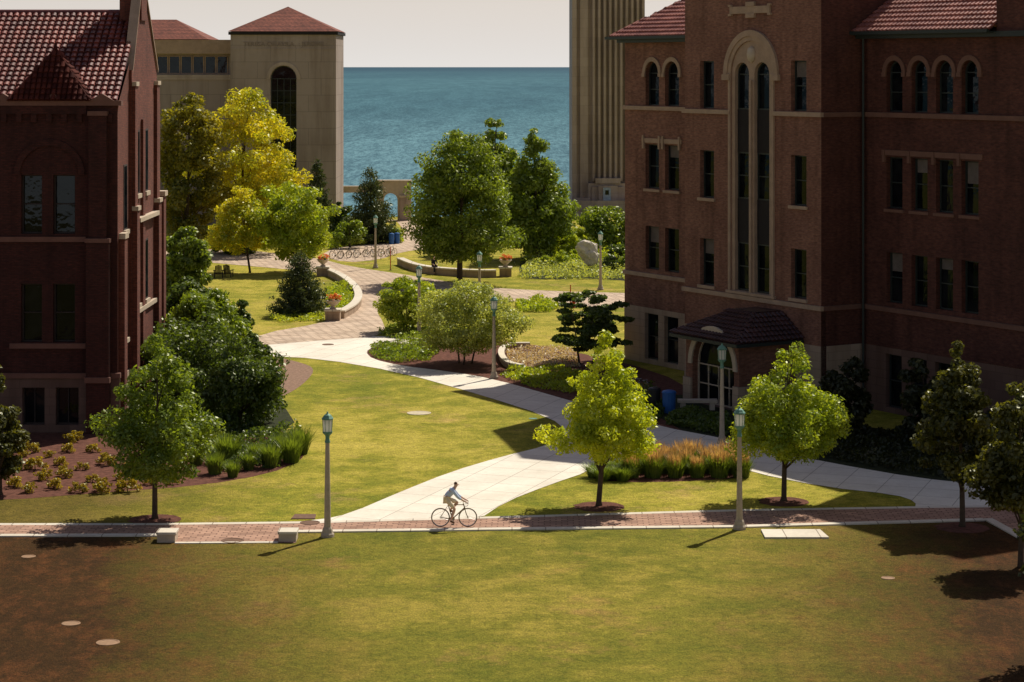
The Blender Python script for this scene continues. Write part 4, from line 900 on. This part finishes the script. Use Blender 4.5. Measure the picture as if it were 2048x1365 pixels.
tree('narrow green tree beside the left building gable',(365,650),(316,420,430,640),LF['mid'],10000,.15,'oval',50,.34,Y=138)
tree('dark green tree between the gable and the far left lawn',(385,600),(320,424,470,600),LF['dark'],9000,.15,'oval',50,.34,Y=160)
tree('tall green and orange tree left of the golden tree',(372,500),(298,462,172,505),LF['orange'],19000,.19,'oval',110,.28,Y=190,trunk=.2)
tree('large golden yellow tree in front of the library tower',(480,498),(385,600,162,490),LF['gold'],26000,.165,'oval',170,.21,Y=196,trunk=.2,lump=.28,fill=.06)
tree('low golden branch tree in front of the library wall',(500,552),(415,545,370,505),LF['gold'],8000,.15,'dome',60,.28,Y=176,trunk=.09,lump=.25)
tree('bright green round tree left of the bicycle racks',(592,545),(513,676,360,530),LF['bright'],14000,.15,'oval',100,.26,trunk=.12,lump=.2)
conifer('dark spruce beside the left seat wall',(600,630),(546,656,505,628),14000,.11)
conifer('dark pine behind the bicycle racks',(741,486),(684,796,336,482),16000,.16)
conifer('tall dark pine at the foot of the library tower',(634,470),(600,668,320,460),9000,.16,Y=214)
tree('large dense green tree in the middle of the plaza',(921,566),(806,1040,252,528),LF['mid'],42000,.135,'dome',230,.24,trunk=.22,lump=.12,fill=.15)
tree('green tree rising behind the top of the large central tree',(985,500),(930,1052,214,420),LF['mid'],13000,.2,'egg',70,.32,Y=196,trunk=.2)
tree('darker green tree behind and right of the central tree',(1075,505),(980,1156,248,508),LF['mid'],26000,.17,'egg',140,.28,Y=188,trunk=.2,lump=.1)
tree('layered green dogwood left of the boulder',(1105,520),(1040,1170,432,520),LF['bright'],9000,.16,'dome',60,.32,Y=190,flat=.45)
tree('layered green shrub against the far corner of the hall',(1215,520),(1145,1285,408,515),LF['mid'],11000,.16,'oval',70,.32,Y=196,flat=.55)
tree('bright green shrub behind the boulder',(1140,510),(1100,1200,450,520),LF['lime_'],5000,.14,'dome',40,.34,Y=193,name='shrub',cat='shrub')
tree('dark shrub right of the boulder by the hall corner',(1230,540),(1192,1290,490,560),LF['dark'],5000,.13,'dome',40,.34,Y=178,name='shrub',cat='shrub')
tree('low round green shrub left of the boulder',(1100,530),(1060,1150,500,545),LF['bright'],4000,.12,'dome',40,.34,Y=181,name='shrub',cat='shrub')
tree('bright green shrub left of the crabapple',(815,660),(746,890,552,655),LF['bright'],12000,.11,'oval',70,.32,Y=137,flat=.55,stems=3,trunk=.05)
tree('silvery olive crabapple with several stems in the mulch bed',(930,728),(822,1054,560,710),LF['olive'],30000,.08,'oval',150,.27,stems=3,trunk=.05,flat=.65)
tree('dark layered dogwood in front of the hall corner',(1172,735),(1068,1290,578,712),LF['dark'],14000,.12,'oval',52,.27,Y=122,flat=.26,stems=2,trunk=.06,lump=.2,fill=.1)
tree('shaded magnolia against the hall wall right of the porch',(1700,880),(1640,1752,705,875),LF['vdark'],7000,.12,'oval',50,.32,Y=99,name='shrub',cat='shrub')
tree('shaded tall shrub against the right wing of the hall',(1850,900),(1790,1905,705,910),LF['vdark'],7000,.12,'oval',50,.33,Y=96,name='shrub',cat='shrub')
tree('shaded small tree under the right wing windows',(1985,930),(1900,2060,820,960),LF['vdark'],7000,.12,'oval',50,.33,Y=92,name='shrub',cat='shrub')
tree('dark shrub at the foot of the library tower',(690,470),(655,710,400,480),LF['dark'],4000,.17,'oval',30,.36,Y=212,name='shrub',cat='shrub')
tree('olive shrub below the lake arch',(700,500),(660,735,440,492),LF['mid'],4000,.13,'oval',30,.36,Y=200,name='shrub',cat='shrub')
tree('round green shrub beside the blue bins',(790,478),(762,812,455,490),LF['bright'],2600,.12,'oval',25,.36,Y=206,name='shrub',cat='shrub')
tree('dark understorey shrub below the golden tree',(470,510),(415,540,450,510),LF['dark'],6000,.15,'dome',40,.34,Y=194,name='shrub',cat='shrub')
cover('juniper',[(738,706),(760,692),(860,690),(880,705),(860,722),(800,728),(750,718)],4800,.5,.09,LF['mid'],'low spreading juniper at the left tip of the mulch bed')
cover('ground_cover',[(755,672),(780,655),(900,655),(1000,675),(1000,690),(900,690),(800,682)],4500,.5,.09,LF['mid'],'low green planting behind the crabapple')
cover('ground_cover',[(1000,752),(1030,738),(1140,742),(1180,765),(1150,790),(1060,775)],4000,.45,.09,LF['bright'],'yellow green ground cover beside the lamp and flower bed')
cover('flower_bed',[(1012,705),(1060,694),(1150,700),(1160,735),(1060,738),(1015,728)],4500,.3,.07,LF['pale'],'round bed of pale pink flowers','flower bed')
cover('ground_cover',[(1030,612),(1080,600),(1120,615),(1100,625),(1040,625)],2000,.5,.12,LF['bright'],'low green mound beside the right plaza path')
cover('ground_cover',[(535,640),(560,628),(648,632),(648,642),(560,646)],1800,.4,.09,LF['lime_'],'yellow green edging plants below the spruce')
cover('ground_cover',[(655,628),(650,590),(690,575),(706,590),(706,610),(690,625)],2800,.8,.1,LF['bright'],'leafy planting inside the left seat wall')
cover('ground_cover',[(1035,558),(1060,525),(1180,530),(1260,535),(1260,560),(1100,560)],7000,.8,.11,LF['olive'],'pale ornamental grasses beside the far seat wall')
cover('ground_cover',[(1040,530),(1060,495),(1160,490),(1260,500),(1260,530)],6000,1.2,.13,LF['bright'],'green planting behind the boulder')
cover('ground_cover',[(650,480),(700,470),(760,488),(660,498)],3500,.9,.13,LF['bright'],'green planting below the pine')
cover('ground_cover',[(410,500),(420,470),(520,470),(560,500)],3500,1.0,.14,LF['bright'],'green planting below the golden tree')
cover('ground_cover',[(1330,850),(1345,828),(1450,836),(1470,860),(1450,874)],5000,.5,.09,LF['dark'],'dark low hedge between path and entrance')
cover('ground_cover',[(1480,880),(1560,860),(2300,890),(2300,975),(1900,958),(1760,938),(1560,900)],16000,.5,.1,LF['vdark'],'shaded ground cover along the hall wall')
cover('ground_cover',[(390,900),(440,870),(600,862),(606,900),(560,935),(430,950)],6500,.6,.09,LF['dark'],'dark green planting at the right end of the left bed')
cover('ground_cover',[(1180,790),(1310,780),(1330,830),(1310,848),(1200,815)],3500,.5,.1,LF['dark'],'dark planting behind the bright young tree')
def grass_plant(label,px,yb,r,h_,nb,plume,group,sp_=.35):
    t=thing('ornamental_grass',label,'grass plant',G(px,yb),0,group); blades(nb,r,h_,.013,sp_,LF['blade'],t,'blades')
    if plume: blades(int(nb*.3),r,h_*.80,.010,sp_*.7,LF['plume'],t,'plumes',z0=h_*.62)
    return t
g0=None
for i,(x,yb) in enumerate([(1262+i*22,955-(i%2)*9) for i in range(11)]+[(1290+i*24,938) for i in range(8)]):
    lab='tall green grass clump with tan plumes in the row between the two young trees'
    if g0 is None: g0=grass_plant(lab,x,yb,.3,.78,520,True,'plumed grasses between the two young trees')
    else: dup(g0,G(x,yb),random.uniform(0,6),lab,scale=random.uniform(.82,1.12))
g1=None
for i,(x,yb) in enumerate([(1188,955),(1205,962),(1225,958),(1245,962),(1215,946),(1238,948)]):
    lab='low arching green grass clump at the left end of the plumed grass row'
    if g1 is None: g1=grass_plant(lab,x,yb,.22,.55,350,False,'low grasses beside the bright young tree',.5)
    else: dup(g1,G(x,yb),random.uniform(0,6),lab)
g2=None
for i,(x,yb) in enumerate([(430,948),(465,955),(497,940),(512,925),(540,935),(582,925),(560,905),(600,908),(392,930),(455,925)]):
    lab='upright green grass clump at the right end of the left mulch bed'
    if g2 is None: g2=grass_plant(lab,x,yb,.25,.85,420,False,'grasses in the left mulch bed',.4)
    else: dup(g2,G(x,yb),random.uniform(0,6),lab,scale=random.uniform(.7,1.35))
p0=None
random.seed(9)
spots=[(28,975),(60,985),(70,940),(108,978),(96,915),(130,955),(120,932),(158,985),(165,940),(185,965),(205,985),(215,930),(150,885),(185,905),(60,905),(240,960),(262,940),(20,940),(255,985),(45,915),(90,960),(135,905),(285,955),(300,970),(330,955),(345,970)]
for x,yb in spots:
    lab='small yellow green perennial clump in the red mulch of the left bed'
    if p0 is None:
        p0=thing('perennial_plant',lab,'plant',G(x,yb),0,'perennials in the left mulch bed')
        V,_=crown(.42,.42,.26,'dome',420,.06,16,.4); V[:,2]=np.maximum(V[:,2]+.24,.02); np_obj('foliage',V,420,LF['bedy'],p0)
        MB().tube([(0,0,-.02),(0,0,.3)],[.02,.01],5).build('stem','bark',p0)
    else: dup(p0,G(x,yb),random.uniform(0,6),lab,scale=random.uniform(.65,1.3))
for x,y,lab in ((1198,1014,'bright young tree'),(1567,1004,'mid green young tree'),(310,1040,'young tree by the left building'),(1924,1056,'dark olive tree')):
    p=G(x,y); m=MB(); n=20; m.add([(p.x+.95*math.cos(2*PI*q/n)*(1+.08*math.sin(q*3)),p.y+.95*math.sin(2*PI*q/n),.009) for q in range(n)],[tuple(range(n))]); struct(m.build('mulch_ring','mulch'),'round mulch patch under the '+lab,'mulch')
# ================================================================ light, world, camera
elev=math.radians(50); sh=Vector((.55,.835,0)).normalized(); sd=Vector((sh.x*math.cos(elev),sh.y*math.cos(elev),math.sin(elev)))
sun=bpy.data.lights.new('sun','SUN'); sun.energy=5.0; sun.angle=math.radians(.5); sun.color=(1,.94,.82)
so=bpy.data.objects.new('sun',sun); COL.objects.link(so); so.rotation_euler=sd.to_track_quat('Z','Y').to_euler(); so.location=(30,30,60)
wd=bpy.data.worlds.new('World'); bpy.context.scene.world=wd; wd.use_nodes=True; nt=wd.node_tree; nt.nodes.clear()
sk=nt.nodes.new('ShaderNodeTexSky'); sk.sky_type='NISHITA'; sk.sun_disc=False; sk.sun_elevation=elev; sk.sun_rotation=math.atan2(sh.x,sh.y); sk.dust_density=1.2; sk.air_density=1.0; sk.ozone_density=1
bg=nt.nodes.new('ShaderNodeBackground'); bg.inputs[1].default_value=.085
tint=mixc(nt,1.0,sk.outputs[0],(1.0,.81,.74),'MULTIPLY')
tc=nt.nodes.new('ShaderNodeTexCoord'); sp_=nt.nodes.new('ShaderNodeSeparateXYZ'); L(nt,tc.outputs['Generated'],sp_.inputs[0])
hz=ramp(nt,sp_.outputs[2],0,.12,1,0)      # pale lake haze low on the horizon
tint=mixc(nt,hz,tint,(9.2,8.8,8.4))
L(nt,tint,bg.inputs[0]); ow=nt.nodes.new('ShaderNodeOutputWorld'); L(nt,bg.outputs[0],ow.inputs[0])
cam=bpy.data.cameras.new('camera'); co_=bpy.data.objects.new('camera',cam); COL.objects.link(co_); co_.location=(0,0,H); co_.rotation_euler=(PI/2,0,0)
cam.sensor_width=36; cam.lens=36*F/2048; cam.shift_y=-(682.5-HY)/2048; cam.clip_start=.5; cam.clip_end=200000
sc=bpy.context.scene; sc.camera=co_; sc.view_settings.view_transform='Standard'; sc.view_settings.look='None'; sc.view_settings.exposure=0
